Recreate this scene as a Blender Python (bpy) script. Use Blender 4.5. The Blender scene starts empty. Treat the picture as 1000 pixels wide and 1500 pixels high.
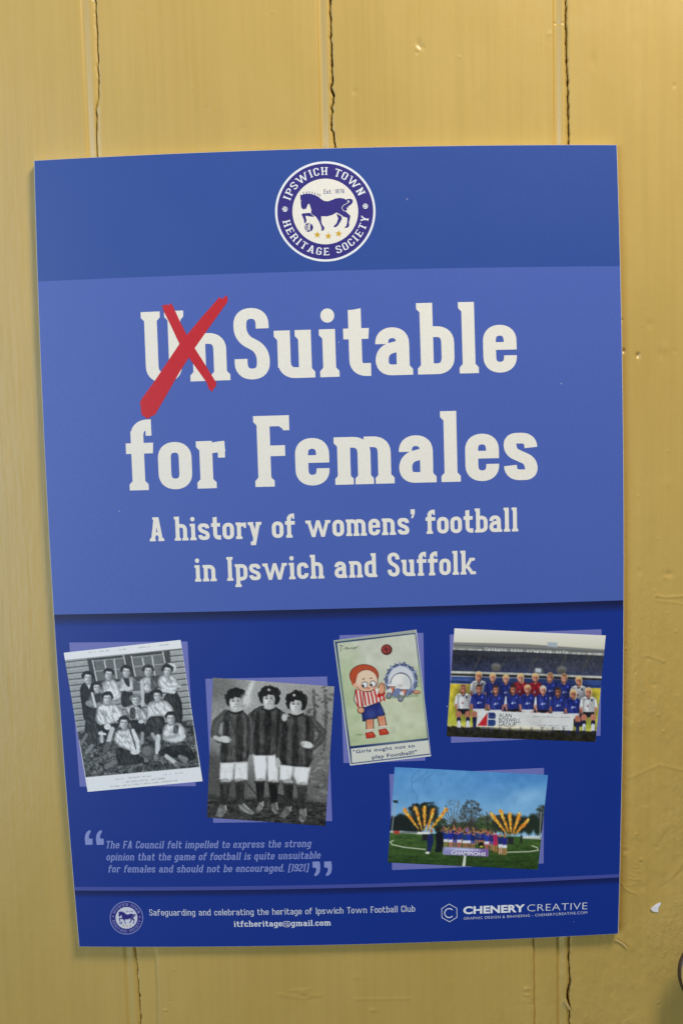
import bpy, math, random
import numpy as np
from mathutils import Vector, Matrix
from mathutils.geometry import delaunay_2d_cdt

random.seed(7)
rng = np.random.default_rng(11)
scene = bpy.context.scene
COL = scene.collection

# ------------------------------------------------------------------ camera
F = 1600.0                       # focal length, in units of a 1000 x 1500 frame
HM = np.array([[2.02210511e+00, -5.86608037e-02, -6.48889366e+00],
               [-5.14918103e-02, -2.01957350e+00, 7.56558033e+01],
               [-3.06020232e-06, -1.21023582e-04, 1.0]])     # poster millimetres -> frame
Q = np.linalg.inv(np.diag([F, F, 1.0])) @ HM
sc_ = (np.linalg.norm(Q[:, 0]) + np.linalg.norm(Q[:, 1])) / 2
q1 = Q[:, 0] / np.linalg.norm(Q[:, 0])
q2 = Q[:, 1] - q1 * (q1 @ Q[:, 1]); q2 /= np.linalg.norm(q2)
q3 = np.cross(q1, q2)                                        # towards the viewer
T = Q[:, 2] / sc_ / 1000.0
B = np.stack([q1, -q3, q2], axis=1)                          # world (X right, Y into wall, Z up) -> camera
ZC = 1.5                                                     # height of the poster's centre
CAM = -B.T @ T + np.array([0, 0, ZC])

cd = bpy.data.cameras.new('camera'); cam = bpy.data.objects.new('camera', cd); COL.objects.link(cam)
cd.sensor_fit = 'VERTICAL'; cd.sensor_height = 36.0; cd.sensor_width = 24.0
cd.lens = 36.0 * F / 1500.0; cd.clip_start = 0.01; cd.clip_end = 50
Rcw = B.T @ np.diag([1, -1, -1])
mw = Matrix.Identity(4)
for i in range(3):
    for j in range(3): mw[i][j] = Rcw[i, j]
    mw[i][3] = CAM[i]
cam.matrix_world = mw
scene.camera = cam

# ------------------------------------------------------------------ light
w = bpy.data.worlds.new('World'); scene.world = w; w.use_nodes = True
# dim room: pale ceiling above, dark floor below
wn = w.node_tree.nodes; wl = w.node_tree.links
wtc = wn.new('ShaderNodeTexCoord'); wsx = wn.new('ShaderNodeSeparateXYZ'); wr = wn.new('ShaderNodeValToRGB')
wl.new(wtc.outputs['Generated'], wsx.inputs[0]); wmr = wn.new('ShaderNodeMapRange'); wmr.inputs['From Min'].default_value = -1; wmr.inputs['From Max'].default_value = 1
wl.new(wsx.outputs['Z'], wmr.inputs['Value']); wl.new(wmr.outputs['Result'], wr.inputs['Fac']); wl.new(wr.outputs['Color'], wn['Background'].inputs[0])
we = wr.color_ramp.elements
we[0].position = .40; we[0].color = (.03, .028, .025, 1)
we[1].position = .62; we[1].color = (.95, .96, 1.0, 1)
e_ = we.new(.80); e_.color = (.45, .45, .46, 1)
wn['Background'].inputs[1].default_value = 0.30

def area(name, loc, target, size, power, col):
    l = bpy.data.lights.new(name, 'AREA'); l.shape = 'RECTANGLE'; l.size, l.size_y = size; l.energy = power; l.color = col
    o = bpy.data.objects.new(name, l); COL.objects.link(o); o.location = loc
    o.rotation_euler = (Vector(target) - Vector(loc)).to_track_quat('-Z', 'Y').to_euler()
    return o
area('ceiling_light', (0.56, -0.76, ZC + 1.28), (0.10, 0, ZC + 0.05), (0.40, 0.40), 25, (1.0, 0.90, 0.75))
area('window_light', (-1.80, -2.3, ZC + 0.05), (-0.25, 0, ZC + .05), (1.40, 2.2), 56, (0.60, 0.78, 1.0))

vs = scene.view_settings
vs.view_transform = 'Standard'; vs.look = 'None'; vs.exposure = -0.07; vs.gamma = 1.0; vs.use_curve_mapping = False
scene.cycles.max_bounces = 6

# ------------------------------------------------------------------ mapping helpers
K1 = 0.04
CC = np.array([500.0, 750.0])
def undist(p):
    d = (np.asarray(p, float) - CC) / 750.0
    r2 = (d ** 2).sum(-1, keepdims=True)
    return d * (1 + K1 * r2) * 750.0
def dist(pu):
    pu = np.asarray(pu, float) / 750.0
    d = pu.copy()
    for _ in range(12):
        r2 = (d ** 2).sum(-1, keepdims=True); d = pu / (1 + K1 * r2)
    return d * 750.0 + CC
HI = np.linalg.inv(HM)
def px2mm(p):
    u = undist(p); h = np.concatenate([u, np.ones(u.shape[:-1] + (1,))], -1) @ HI.T
    return h[..., :2] / h[..., 2:]
def mm2px(m):
    m = np.asarray(m, float); h = np.concatenate([m, np.ones(m.shape[:-1] + (1,))], -1) @ HM.T
    return dist(h[..., :2] / h[..., 2:])
def px3(p, y=0.0):
    """point of the plane at depth y seen at p in the 1000 x 1500 frame"""
    d = (np.asarray(p, float) - CC) / F
    d = np.concatenate([d, np.ones(d.shape[:-1] + (1,))], -1) @ B
    t = (y - CAM[1]) / d[..., 1:2]
    return CAM + d * t
def mm3(m, off=0.0):
    """poster millimetres -> world, off = millimetres in front of the poster's face"""
    r = px3(mm2px(m), 0.0); r[..., 1] -= off / 1000.0
    return r

def srgb(c):
    c = np.asarray(c, float) / 255.0
    return np.where(c <= 0.04045, c / 12.92, ((c + 0.055) / 1.055) ** 2.4)

# ------------------------------------------------------------------ materials
def principled(name):
    m = bpy.data.materials.new(name); m.use_nodes = True
    return m, m.node_tree, m.node_tree.nodes['Principled BSDF']
def add_print_finish(nt, b, rough=0.38):
    """satin laminate: faint orange-peel bump and slightly uneven gloss"""
    tc = nt.nodes.new('ShaderNodeTexCoord')
    n = nt.nodes.new('ShaderNodeTexNoise'); n.inputs['Scale'].default_value = 900; n.inputs['Detail'].default_value = 2
    nt.links.new(tc.outputs['Object'], n.inputs['Vector'])
    bp = nt.nodes.new('ShaderNodeBump'); bp.inputs['Strength'].default_value = 0.04; bp.inputs['Distance'].default_value = 0.0004
    nt.links.new(n.outputs['Fac'], bp.inputs['Height']); nt.links.new(bp.outputs['Normal'], b.inputs['Normal'])
    n2 = nt.nodes.new('ShaderNodeTexNoise'); n2.inputs['Scale'].default_value = 14; n2.inputs['Detail'].default_value = 4
    nt.links.new(tc.outputs['Object'], n2.inputs['Vector'])
    mr = nt.nodes.new('ShaderNodeMapRange'); mr.inputs['To Min'].default_value = rough - 0.05; mr.inputs['To Max'].default_value = rough + 0.07
    nt.links.new(n2.outputs['Fac'], mr.inputs['Value']); nt.links.new(mr.outputs['Result'], b.inputs['Roughness'])
    return tc
_pm = {}
def ink(name, rgb, specks=False):
    if name in _pm: return _pm[name]
    m, nt, b = principled(name)
    c = tuple(srgb(rgb)) + (1,)
    b.inputs['Base Color'].default_value = c
    b.inputs['Specular IOR Level'].default_value = 0.58
    tc = add_print_finish(nt, b)
    # printing grain
    n = nt.nodes.new('ShaderNodeTexNoise'); n.inputs['Scale'].default_value = 420; n.inputs['Detail'].default_value = 3
    nt.links.new(tc.outputs['Object'], n.inputs['Vector'])
    hv = nt.nodes.new('ShaderNodeHueSaturation'); hv.inputs['Color'].default_value = c
    mr = nt.nodes.new('ShaderNodeMapRange'); mr.inputs['From Min'].default_value = .3; mr.inputs['From Max'].default_value = .7
    mr.inputs['To Min'].default_value = 0.97; mr.inputs['To Max'].default_value = 1.03
    nt.links.new(n.outputs['Fac'], mr.inputs['Value']); nt.links.new(mr.outputs['Result'], hv.inputs['Value'])
    out = hv.outputs['Color']
    if specks:      # tiny pale dust specks and nicks
        v = nt.nodes.new('ShaderNodeTexVoronoi'); v.inputs['Scale'].default_value = 34
        nt.links.new(tc.outputs['Object'], v.inputs['Vector'])
        lt = nt.nodes.new('ShaderNodeMath'); lt.operation = 'LESS_THAN'; lt.inputs[1].default_value = 0.017
        nt.links.new(v.outputs['Distance'], lt.inputs[0])
        mx = nt.nodes.new('ShaderNodeMix'); mx.data_type = 'RGBA'
        mu = nt.nodes.new('ShaderNodeMath'); mu.operation = 'MULTIPLY'; mu.inputs[1].default_value = 0.35
        nt.links.new(lt.outputs[0], mu.inputs[0]); nt.links.new(mu.outputs[0], mx.inputs[0])
        nt.links.new(out, mx.inputs[6]); mx.inputs[7].default_value = (0.75, 0.78, 0.85, 1)
        out = mx.outputs[2]
    nt.links.new(out, b.inputs['Base Color'])
    _pm[name] = m
    return m
def attr_ink(name='printed_colour_ink'):
    if name in _pm: return _pm[name]
    m, nt, b = principled(name)
    a = nt.nodes.new('ShaderNodeAttribute'); a.attribute_name = 'ink'
    nt.links.new(a.outputs['Color'], b.inputs['Base Color'])
    add_print_finish(nt, b)
    _pm[name] = m
    return m

# ------------------------------------------------------------------ object helpers
def mesh_obj(name, verts, faces, mat, parent=None, smooth=False, colours=None):
    me = bpy.data.meshes.new(name)
    me.from_pydata([tuple(v) for v in verts], [], [tuple(f) for f in faces])
    if mat: me.materials.append(mat)
    if colours is not None:
        at = me.color_attributes.new('ink', 'FLOAT_COLOR', 'POINT')
        c4 = np.ones((len(verts), 4), np.float32); c4[:, :3] = colours
        at.data.foreach_set('color', c4.ravel())
    if smooth: me.polygons.foreach_set('use_smooth', [True] * len(me.polygons))
    me.update()
    o = bpy.data.objects.new(name, me); COL.objects.link(o)
    if parent:
        o.parent = parent
        o.matrix_parent_inverse = parent.matrix_world.inverted()
    return o
def grid_faces(nr, nc):
    i = np.arange((nr - 1) * (nc - 1)); r, c = i // (nc - 1), i % (nc - 1)
    a = r * nc + c
    return np.stack([a, a + nc, a + nc + 1, a + 1], 1)      # rows run downwards: faces the viewer
def empty(name, loc):
    o = bpy.data.objects.new(name, None); COL.objects.link(o); o.location = loc
    o.empty_display_size = 0.05
    bpy.context.view_layer.update()
    return o
def tag(o, label=None, cat=None, group=None, kind=None):
    if label: o['label'] = label
    if cat: o['category'] = cat
    if group: o['group'] = group
    if kind: o['kind'] = kind
    return o

class VNoise:
    def __init__(s, seed, n=256):
        s.g = np.random.default_rng(seed).random((n, n)) * 2 - 1; s.n = n
    def __call__(s, x, y):
        xi, yi = np.floor(x).astype(int), np.floor(y).astype(int); fx, fy = x - xi, y - yi
        fx = fx * fx * (3 - 2 * fx); fy = fy * fy * (3 - 2 * fy)
        g = lambda a, b: s.g[a % s.n, b % s.n]
        return (g(xi, yi) * (1 - fx) + g(xi + 1, yi) * fx) * (1 - fy) + (g(xi, yi + 1) * (1 - fx) + g(xi + 1, yi + 1) * fx) * fy

# ------------------------------------------------------------------ the wall
WY = 0.0063                       # wall surface behind the poster's face
def wall_paint(name='mustard_gloss_paint'):
    m, nt, b = principled(name)
    N, L = nt.nodes, nt.links
    tc = N.new('ShaderNodeTexCoord')
    def noise(scale, detail, stretch=(1, 1, 1), rough=.5):
        mp = N.new('ShaderNodeMapping'); mp.inputs['Scale'].default_value = stretch
        L.new(tc.outputs['Object'], mp.inputs['Vector'])
        n = N.new('ShaderNodeTexNoise'); n.inputs['Scale'].default_value = scale; n.inputs['Detail'].default_value = detail
        n.inputs['Roughness'].default_value = rough
        L.new(mp.outputs['Vector'], n.inputs['Vector']); return n.outputs['Fac']
    base = N.new('ShaderNodeValToRGB')
    e = base.color_ramp.elements
    e[0].position = .30; e[0].color = (0.500, 0.336, 0.080, 1)
    e[1].position = .72; e[1].color = (0.570, 0.392, 0.108, 1)
    L.new(noise(7, 5, (1.4, 1, .5), .6), base.inputs['Fac'])
    # thin streaks of brush work in the colour
    st = N.new('ShaderNodeMapRange'); st.inputs['From Min'].default_value = .35; st.inputs['From Max'].default_value = .65
    st.inputs['To Min'].default_value = .975; st.inputs['To Max'].default_value = 1.02
    L.new(noise(260, 3, (1, 1, .025)), st.inputs['Value'])
    hv = N.new('ShaderNodeHueSaturation'); L.new(base.outputs['Color'], hv.inputs['Color']); L.new(st.outputs['Result'], hv.inputs['Value'])
    L.new(hv.outputs['Color'], b.inputs['Base Color'])
    ro = N.new('ShaderNodeMapRange'); ro.inputs['To Min'].default_value = .27; ro.inputs['To Max'].default_value = .40
    b.inputs['Specular IOR Level'].default_value = .72
    L.new(noise(30, 4), ro.inputs['Value']); L.new(ro.outputs['Result'], b.inputs['Roughness'])
    def bump(h, strength, d, prev=None):
        bp = N.new('ShaderNodeBump'); bp.inputs['Strength'].default_value = strength; bp.inputs['Distance'].default_value = d
        L.new(h, bp.inputs['Height'])
        if prev: L.new(prev, bp.inputs['Normal'])
        return bp.outputs['Normal']
    n0 = bump(noise(170, 3, (1, 1, .02)), .08, .0007)
    n1 = bump(noise(420, 4, (1, 1, .06)), .18, .0005, n0)            # brush marks
    n2 = bump(noise(70, 4, (1, 1, .45), .6), .16, .0012, n1)      # lumpy old coats
    n3 = bump(noise(650, 2), .10, .0004, n2)
    # rougher, flaking patches towards the lower right, where the door has been handled and repainted
    sp = N.new('ShaderNodeSeparateXYZ'); L.new(tc.outputs['Object'], sp.inputs[0])
    def rng_(v, a, b2, lo, hi):
        m_ = N.new('ShaderNodeMapRange'); m_.inputs['From Min'].default_value = a; m_.inputs['From Max'].default_value = b2
        m_.inputs['To Min'].default_value = lo; m_.inputs['To Max'].default_value = hi; L.new(v, m_.inputs['Value']); return m_.outputs['Result']
    def mul(a, b2):
        m_ = N.new('ShaderNodeMath'); m_.operation = 'MULTIPLY'; L.new(a, m_.inputs[0]); L.new(b2, m_.inputs[1]); return m_.outputs[0]
    mask = mul(mul(rng_(sp.outputs['Z'], 1.56, 1.38, 0, 1), rng_(sp.outputs['X'], .08, .22, .15, 1)), rng_(noise(16, 4, (1, 1, .7), .6), .42, .58, 0, 1))
    flake = mul(mask, noise(230, 6, (1, 1, .5), .7))
    n4 = bump(flake, .7, .0016, n3)
    # step where a chipped coat ends
    edge_ = rng_(noise(24, 3, (1, 1, .6), .55), .53, .56, 0, 1)
    n5 = bump(mul(edge_, mul(rng_(sp.outputs['Z'], 1.58, 1.40, 0, 1), rng_(sp.outputs['X'], .0, .2, 0, 1))), .26, .0006, n4)
    L.new(n5, b.inputs['Normal'])
    return m
PAINT = wall_paint()
m_dark, _, b_ = principled('dark_gap_shadow_wood'); b_.inputs['Base Color'].default_value = (0.02, 0.011, 0.006, 1); b_.inputs['Roughness'].default_value = .9

seam_px = [
 [(141,0),(141,20),(143,48),(143.5,72),(145,90),(143,96),(145,110),(144.5,130),(145,143),(140.5,160),(142,172),(141,205),(142.5,228),
  (170,800),(198,1387),(200,1405),(202,1422),(201,1430),(203,1437),(203.5,1452),(205,1470),(205,1480),(207,1488),(206,1500)],
 [(484,0),(483.5,18),(485,24),(484.5,35),(485.5,50),(484,58),(486.5,65),(486,75),(486.5,90),(486.5,100),(487.5,120),(485,128),(489,140),
  (488,152),(485.5,157),(487.5,162),(486,170),(485.5,180),(486,191),(489,193),(489.5,207),(491,212),(503,800),(515,1500)],
 [(828,0),(829,10),(828.5,17),(828.5,40),(829.5,52),(829,65),(829,75),(830,95),(831,107),(832,150),(833,212),(835,800),(836,1362),(835.5,1372),
  (834,1378),(834,1390),(833,1405),(834,1425),(835,1440),(833,1455),(832,1465),(834,1475),(834.5,1490),(833,1500)]]
def seam_fn(pts):
    p = px3(np.array(pts, float), WY); z = p[:, 2]; x = p[:, 0]
    o = np.argsort(z); z, x = z[o], x[o]
    fit = np.polyfit(z, x, 1)
    def jag(zz):
        r = np.interp(zz, z, x); out = (zz < z[0]) | (zz > z[-1])
        return np.where(out, np.polyval(fit, zz), r)
    return (lambda zz: np.polyval(fit, zz)), jag, fit
seams = [seam_fn(p) for p in seam_px]
pitch = 0.1705
def plain(x0, slope):
    f = lambda zz: x0 + slope * (zz - ZC)
    n = VNoise(int(abs(x0) * 1000) + 3)
    return f, (lambda zz: f(zz) + 0.0006 * n(zz * 90, zz * 0 + .5)), None
sx = [s[0](ZC) for s in seams]
allseams = [plain(sx[0] - 2 * pitch, 0), plain(sx[0] - pitch, 0)] + seams + [plain(sx[2] + pitch, 0), plain(sx[2] + 2 * pitch, 0)]

dents = [  # x, y, radius, depth in mm (+ = into the wood), vertical stretch
 (933.5,520.5,2.6,1.5,1.2),(912.5,514,2.2,1.3,1.2),(909.8,468.5,1.3,1.0,1.4),(940,449,1.1,-.35,1),(951,475,4.5,.28,1.2),(939.5,476.5,1.4,-.25,1),
 (974,509,5,-.28,1.4),(966,519,4.5,.28,1.6),(988,514,3,.2,.8),(979,841,5.5,.55,.8),(974,846,4,-.25,.7),(936,837,3,.3,1.4),(977,661,1.2,-.4,1),(934,727,1.2,-.4,1),(962,789,1.2,-.4,1),
 (976,898,1.4,-.4,1),(990,925,1.3,-.4,1),(916,950,1.6,-.4,1),(931,988,1.6,-.5,1),(921,920,1.5,-.3,1),(950,965,4,.3,.8),(970,969,3,-.3,.5),(958,1003,4,.4,.7),(963,1047,2,-.4,1),(971,1071,2,-.4,1),
 (931.5,1222,1.6,-.6,1),(916,1246,4,.45,.6),(914,1253,2.5,-.35,1),(938,1259,2.6,-.4,1),(937,1264,2,.35,.8),(961,1241,2.5,.35,1.1),(976,708,6,-.18,1.2),(955,1285,7,.22,1.5),(940,1300,6,.2,1),
 (964,1472,2,.5,1),(964,1469,1.6,-.4,1),(973,1395,1.6,-.45,1),(938,1396,2.5,-.3,2),(902,1410,3,.25,2),(895,1455,3,.25,2),(885,1420,4,.22,3),(870,1460,3,-.2,3),
 (613.5,66,3,.75,2.2),(618.5,69,2.6,.5,1.3),(611,71,2,-.5,2),(611,77,2.2,.35,1.2),(672,83,1.5,-.3,1),(520,134,4,.3,1),(804,51,3.2,-.3,1.3),(805,53,1.6,.3,1.3),(400,18,1.6,-.4,1),(282,128,2,-.3,1),(303,158,2.5,.25,1),
 (356,188,3,.25,1),(210,16,3,.2,1),(987,125,3,.25,1),(868,90,5,.2,2),(930,60,6,.16,2),(700,150,6,.12,2)]
ridges = [([(909,1293),(914,1301),(921,1306),(931,1309)],1.0,-.45),([(920,1287),(926,1288),(936,1288)],.9,-.3),([(922,1280),(928,1284)],.9,-.3),([(926,1276),(938,1277)],.8,-.25),
 ([(925,1270),(934,1271)],.8,-.25),([(928,1263),(936,1266)],.8,-.25),([(915,1297),(930,1295)],.8,-.25),([(960,873),(975,875),(1000,873)],1.6,-.35),([(958,864),(962,872)],1.4,-.3),([(962,880),(985,882),(1000,885)],1.4,-.2),
 ([(945,960),(972,968)],1.8,-.25),([(810,33),(828,33.5)],1.2,.35),([(950,1030),(955,1100)],1.2,-.12),([(910,1040),(915,1150)],1.0,-.12),([(925,1060),(930,1190)],1.0,-.12),([(940,1080),(950,1180)],1.0,-.12),
 ([(870,1400),(868,1440)],1.2,-.15),([(880,1390),(885,1430),(880,1480)],1.2,-.15),([(920,1140),(965,1120),(1000,1128)],2.0,-.2),([(980,1290),(1000,1262)],3,-.25),([(968,1300),(1000,1275)],2.5,.2)]
nz1, nz2, nz3 = VNoise(1), VNoise(2), VNoise(3)
def relief(X, Z, fine):
    """millimetres into the wood at wall points X, Z"""
    d = 0.13 * nz1(X * 16, Z * 7) + 0.035 * nz2(X * 60, Z * 30)
    if fine:
        d = d + 0.012 * nz3(X * 330, Z * 60)
        for (x, y, r, dep, st) in dents:
            c = px3(np.array([x, y], float), WY); rr = r * 0.00052
            q = ((X - c[0]) / rr) ** 2 + ((Z - c[2]) / (rr * st)) ** 2
            k = q < 9
            if k.any(): d[k] += dep * np.exp(-q[k] * 1.1)
        for pts, wd, dep in ridges:
            P = px3(np.array(pts, float), WY); ww = wd * 0.0005
            best = np.full(X.shape, 1e9)
            for a, b2 in zip(P[:-1], P[1:]):
                ax, az, bx, bz = a[0], a[2], b2[0], b2[2]
                t = np.clip(((X - ax) * (bx - ax) + (Z - az) * (bz - az)) / ((bx - ax) ** 2 + (bz - az) ** 2), 0, 1)
                best = np.minimum(best, (X - ax - t * (bx - ax)) ** 2 + (Z - az - t * (bz - az)) ** 2)
            k = best < 9 * ww * ww
            if k.any(): d[k] += dep * np.exp(-best[k] / (ww * ww))
    return d
def zpx(y): return px3(np.array([500.0, y]), WY)[2]
Z_TOP, Z_BOT = zpx(-520), zpx(2050)
def rows_for(full):
    segs = [(Z_TOP, zpx(-60), 12), (zpx(-60), zpx(250), 0.7)]
    segs += [(zpx(250), zpx(1350), 0.85 if full else 8), (zpx(1350), zpx(1560), 0.7), (zpx(1560), Z_BOT, 12)]
    out = []
    for a, b2, st in segs:
        n = max(2, int(abs(a - b2) * 1000 / st)); out.append(np.linspace(a, b2, n, endpoint=False))
    return np.concatenate(out + [np.array([Z_BOT])])
prof_d = np.array([0, .5, .9, 1.4, 2.0, 2.7, 3.5, 4.4, 5.2, 6.0, 6.8, 7.5, 8.1, 8.6, 9.2, 9.8, 10.4, 11.0, 12.0])
prof_y = np.array([1.5, 1.0, .70, .42, .22, .12, .14, .28, .48, .70, .90, 1.0, .98, .85, .50, .16, .02, 0, 0])
edgeL_d = np.array([0, .35, .8, 1.5, 2.6]); edgeL_y = np.array([.8, .38, .14, .03, 0])
WV, WF, nv = [], [], 0
bead_gain = [1.6, .8, 1.8, 1.8, 1.6, 1.6]
for k in range(len(allseams) - 1):
    (ls, lj, _), (rs, rj, _) = allseams[k], allseams[k + 1]
    full = k in (1, 4)
    Zr = rows_for(full)
    nA, nB = VNoise(40 + k), VNoise(60 + k)
    gapL = 0.00046 + 0.00034 * nA(Zr * 260, Zr * 0 + 3.3) + 0.0003 * nA(Zr * 700, Zr * 0 + 9.3)
    gapR = 0.00042 + 0.00034 * nB(Zr * 240, Zr * 0 + 5.3) + 0.0003 * nB(Zr * 800, Zr * 0 + 2.3)
    gs = 0.72 if k in (1, 2) else 1.0
    gapL = np.maximum(gapL, .00014) * (0.6 if k == 2 else 1); gapR = np.maximum(gapR, .00014) * (0.6 if k == 1 else 1)
    if k == 3:   # a wider hole in the right-hand crack, low down
        gapR = gapR + 0.0016 * np.exp(-((Zr - zpx(1464)) / 0.0045) ** 2)
    if k == 2: gapL = gapL + 0.001 * np.exp(-((Zr - zpx(1452)) / 0.0013) ** 2)
    XLs, XRs = ls(Zr), rs(Zr); XLj, XRj = lj(Zr) + gapL, rj(Zr) - gapR
    wmid = np.mean(XRs - XLs) * 1000
    step = 0.6 if k == 4 else (1.0 if k in (1, 2, 3) else 5)
    inner = np.arange(edgeL_d[-1] + step, wmid - prof_d[-1] - step * .5, step)
    cols = []          # (x array, depth array)
    for d0, y0 in zip(edgeL_d, edgeL_y):
        bl = max(0, 1 - d0 / 2.6)
        cols.append(((XLj + d0 / 1000) * bl + (XLs + d0 / 1000) * (1 - bl), y0))
    for t in inner:
        f = t / wmid
        cols.append((XLs + (XRs - XLs) * f, 0.0))
    bg = bead_gain[k]
    for d0, y0 in zip(prof_d[::-1], prof_y[::-1]):
        bl = max(0, 1 - d0 / 2.7)
        yy = y0 * (bg if d0 > 2.5 else (bg + (1 - bg) * .5))
        cols.append(((XRj - d0 / 1000) * bl + (XRs - d0 / 1000) * (1 - bl), yy))
    X = np.stack([c[0] for c in cols], 1); D = np.stack([np.full(len(Zr), c[1]) for c in cols], 1)
    if k == 1:         # the left board's bead is half filled with paint
        D *= 1.0
    Zg = np.repeat(Zr[:, None], X.shape[1], 1)
    D = D + relief(X, Zg, k in (1, 2, 3, 4)) * np.clip(np.minimum(np.arange(X.shape[1])[None] / 3.0, 1), .3, 1)
    D += [0, .1, -.05, .08, -.1, 0][k]
    Y = WY + D / 1000
    # returns into the cracks
    X = np.concatenate([X[:, :1] - .00003, X, X[:, -1:] + .00003], 1); Y = np.concatenate([np.full((len(Zr), 1), WY + .011), Y, np.full((len(Zr), 1), WY + .011)], 1)
    Zg = np.repeat(Zr[:, None], X.shape[1], 1)
    WV.append(np.stack([X, Y, Zg], -1).reshape(-1, 3)); WF.append(grid_faces(len(Zr), X.shape[1]) + nv); nv += X.size
x_a, x_b = allseams[0][0](ZC), allseams[-1][0](ZC)
wall = empty('plank_wall', (0, WY, Z_BOT))
tag(wall, 'mustard yellow painted plank wall with beaded vertical boards and cracked joints', 'wall', kind='thing')
boards = mesh_obj('boarding', np.concatenate(WV), np.concatenate(WF), PAINT, wall, smooth=True)
mesh_obj('backing_board', [(x_a, WY + .0105, Z_TOP), (x_b, WY + .0105, Z_TOP), (x_b, WY + .0105, Z_BOT), (x_a, WY + .0105, Z_BOT),
                        (x_a, WY + .03, Z_TOP), (x_b, WY + .03, Z_TOP), (x_b, WY + .03, Z_BOT), (x_a, WY + .03, Z_BOT)],
         [(0, 3, 2, 1), (4, 5, 6, 7), (0, 1, 5, 4), (1, 2, 6, 5), (2, 3, 7, 6), (3, 0, 4, 7)], m_dark, wall)
# raised batten panel low on the wall, its top hidden behind the poster
zt = zpx(1230)
Zr = np.concatenate([np.linspace(zt, zpx(1360), 40, endpoint=False), np.linspace(zpx(1360), zpx(1560), 170, endpoint=False), np.linspace(zpx(1560), Z_BOT, 60)])
eL = px3(np.array([(226, 1380), (231.5, 1500)], float), WY); eR = px3(np.array([(780.5, 1372), (782.5, 1500)], float), WY)
lx = np.interp(-Zr, -eL[:, 2], eL[:, 0]); rx = np.interp(-Zr, -eR[:, 2], eR[:, 0])
lx = np.where(Zr < eL[1, 2], eL[1, 0] + (eL[1, 2] - Zr) * (eL[1, 0] - eL[0, 0]) / (eL[0, 2] - eL[1, 2]), lx) + .0004 * nz1(Zr * 120, Zr * 0 + 7)
rx = rx + .0003 * nz2(Zr * 150, Zr * 0 + 4)
ed = [(-.4, 2.3), (-.35, .6), (.0, -.6), (.5, -1.3), (1.2, -1.6), (2.2, -1.65)]
ins = np.linspace(3.2, 0, 1)
cols = [(lx + (d0 * 2.2) / 1000, y0) for d0, y0 in ed]
for f in np.linspace(.02, .98, 250): cols.append((lx + (rx - lx) * f, -1.65))
cols += [(rx - d0 / 1000, y0) for d0, y0 in ed[::-1]]
X = np.stack([c[0] for c in cols], 1); D = np.stack([np.full(len(Zr), c[1]) for c in cols], 1); Zg = np.repeat(Zr[:, None], X.shape[1], 1)
pl = [(769, 1447, 2.2, -.8, 1.3), (770, 1456, 2.4, -.5, 1.2), (767, 1459, 1.8, .5, .8), (778, 1470, 1.6, .4, 1), (444, 1452, 5, -.3, .8), (446, 1458, 4, .3, .6), (545, 1478, 5, -.3, .6),
      (243, 1478, 2.2, -.5, .8), (245, 1482, 1.8, .4, .6), (251, 1465, 2.2, .35, .5), (255, 1418, 2, -.25, 1), (520, 1430, 9, -.15, .5), (460, 1462, 9, .15, .5), (660, 1440, 7, -.12, 1)]
dents_b = dents; dents = pl; ridges_b = ridges
ridges = [([(410, 1455), (440, 1460), (470, 1456)], 3, -.15), ([(520, 1462), (600, 1461)], 2.5, -.14), ([(425, 1450), (455, 1447)], 2, -.15)]
D = D + relief(X, Zg, True); dents = dents_b; ridges = ridges_b
D[0, :] = 2.3
mesh_obj('raised_panel', np.stack([X, WY + D / 1000, Zg], -1).reshape(-1, 3), grid_faces(*X.shape), PAINT, wall, smooth=True)

# round knob at the right-hand edge
kc = px3(np.array([1048.0, 1424.0]), WY - .024)
def turned(name, prof, mat, parent):
    kv, kf, ns = [], [], 72
    for r, y in prof:
        for i in range(ns):
            a = 2 * math.pi * i / ns; rr = r * (1 + .010 * math.sin(3 * a + 1))
            kv.append((kc[0] + rr * math.cos(a), WY + y * .62, kc[2] + rr * math.sin(a)))
    for j in range(len(prof) - 1):
        for i in range(ns): kf.append((j * ns + i, j * ns + (i + 1) % ns, (j + 1) * ns + (i + 1) % ns, (j + 1) * ns + i))
    return mesh_obj(name, kv, kf, mat, parent, smooth=True)
m_rim, _, br_ = principled('painted_shade_brown'); br_.inputs['Base Color'].default_value = (.075, .042, .018, 1); br_.inputs['Roughness'].default_value = .38  # dark brown puts the shade of the knob's unlit side into its colour
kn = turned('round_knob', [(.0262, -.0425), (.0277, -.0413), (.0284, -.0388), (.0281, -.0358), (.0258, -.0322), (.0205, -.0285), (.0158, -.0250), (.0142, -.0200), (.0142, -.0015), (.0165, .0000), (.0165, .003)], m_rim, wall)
turned('knob_face', [(.0001, -.0455), (.008, -.0453), (.016, -.0446), (.0215, -.0438), (.0250, -.0431), (.0264, -.0424)], PAINT, kn)
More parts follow.
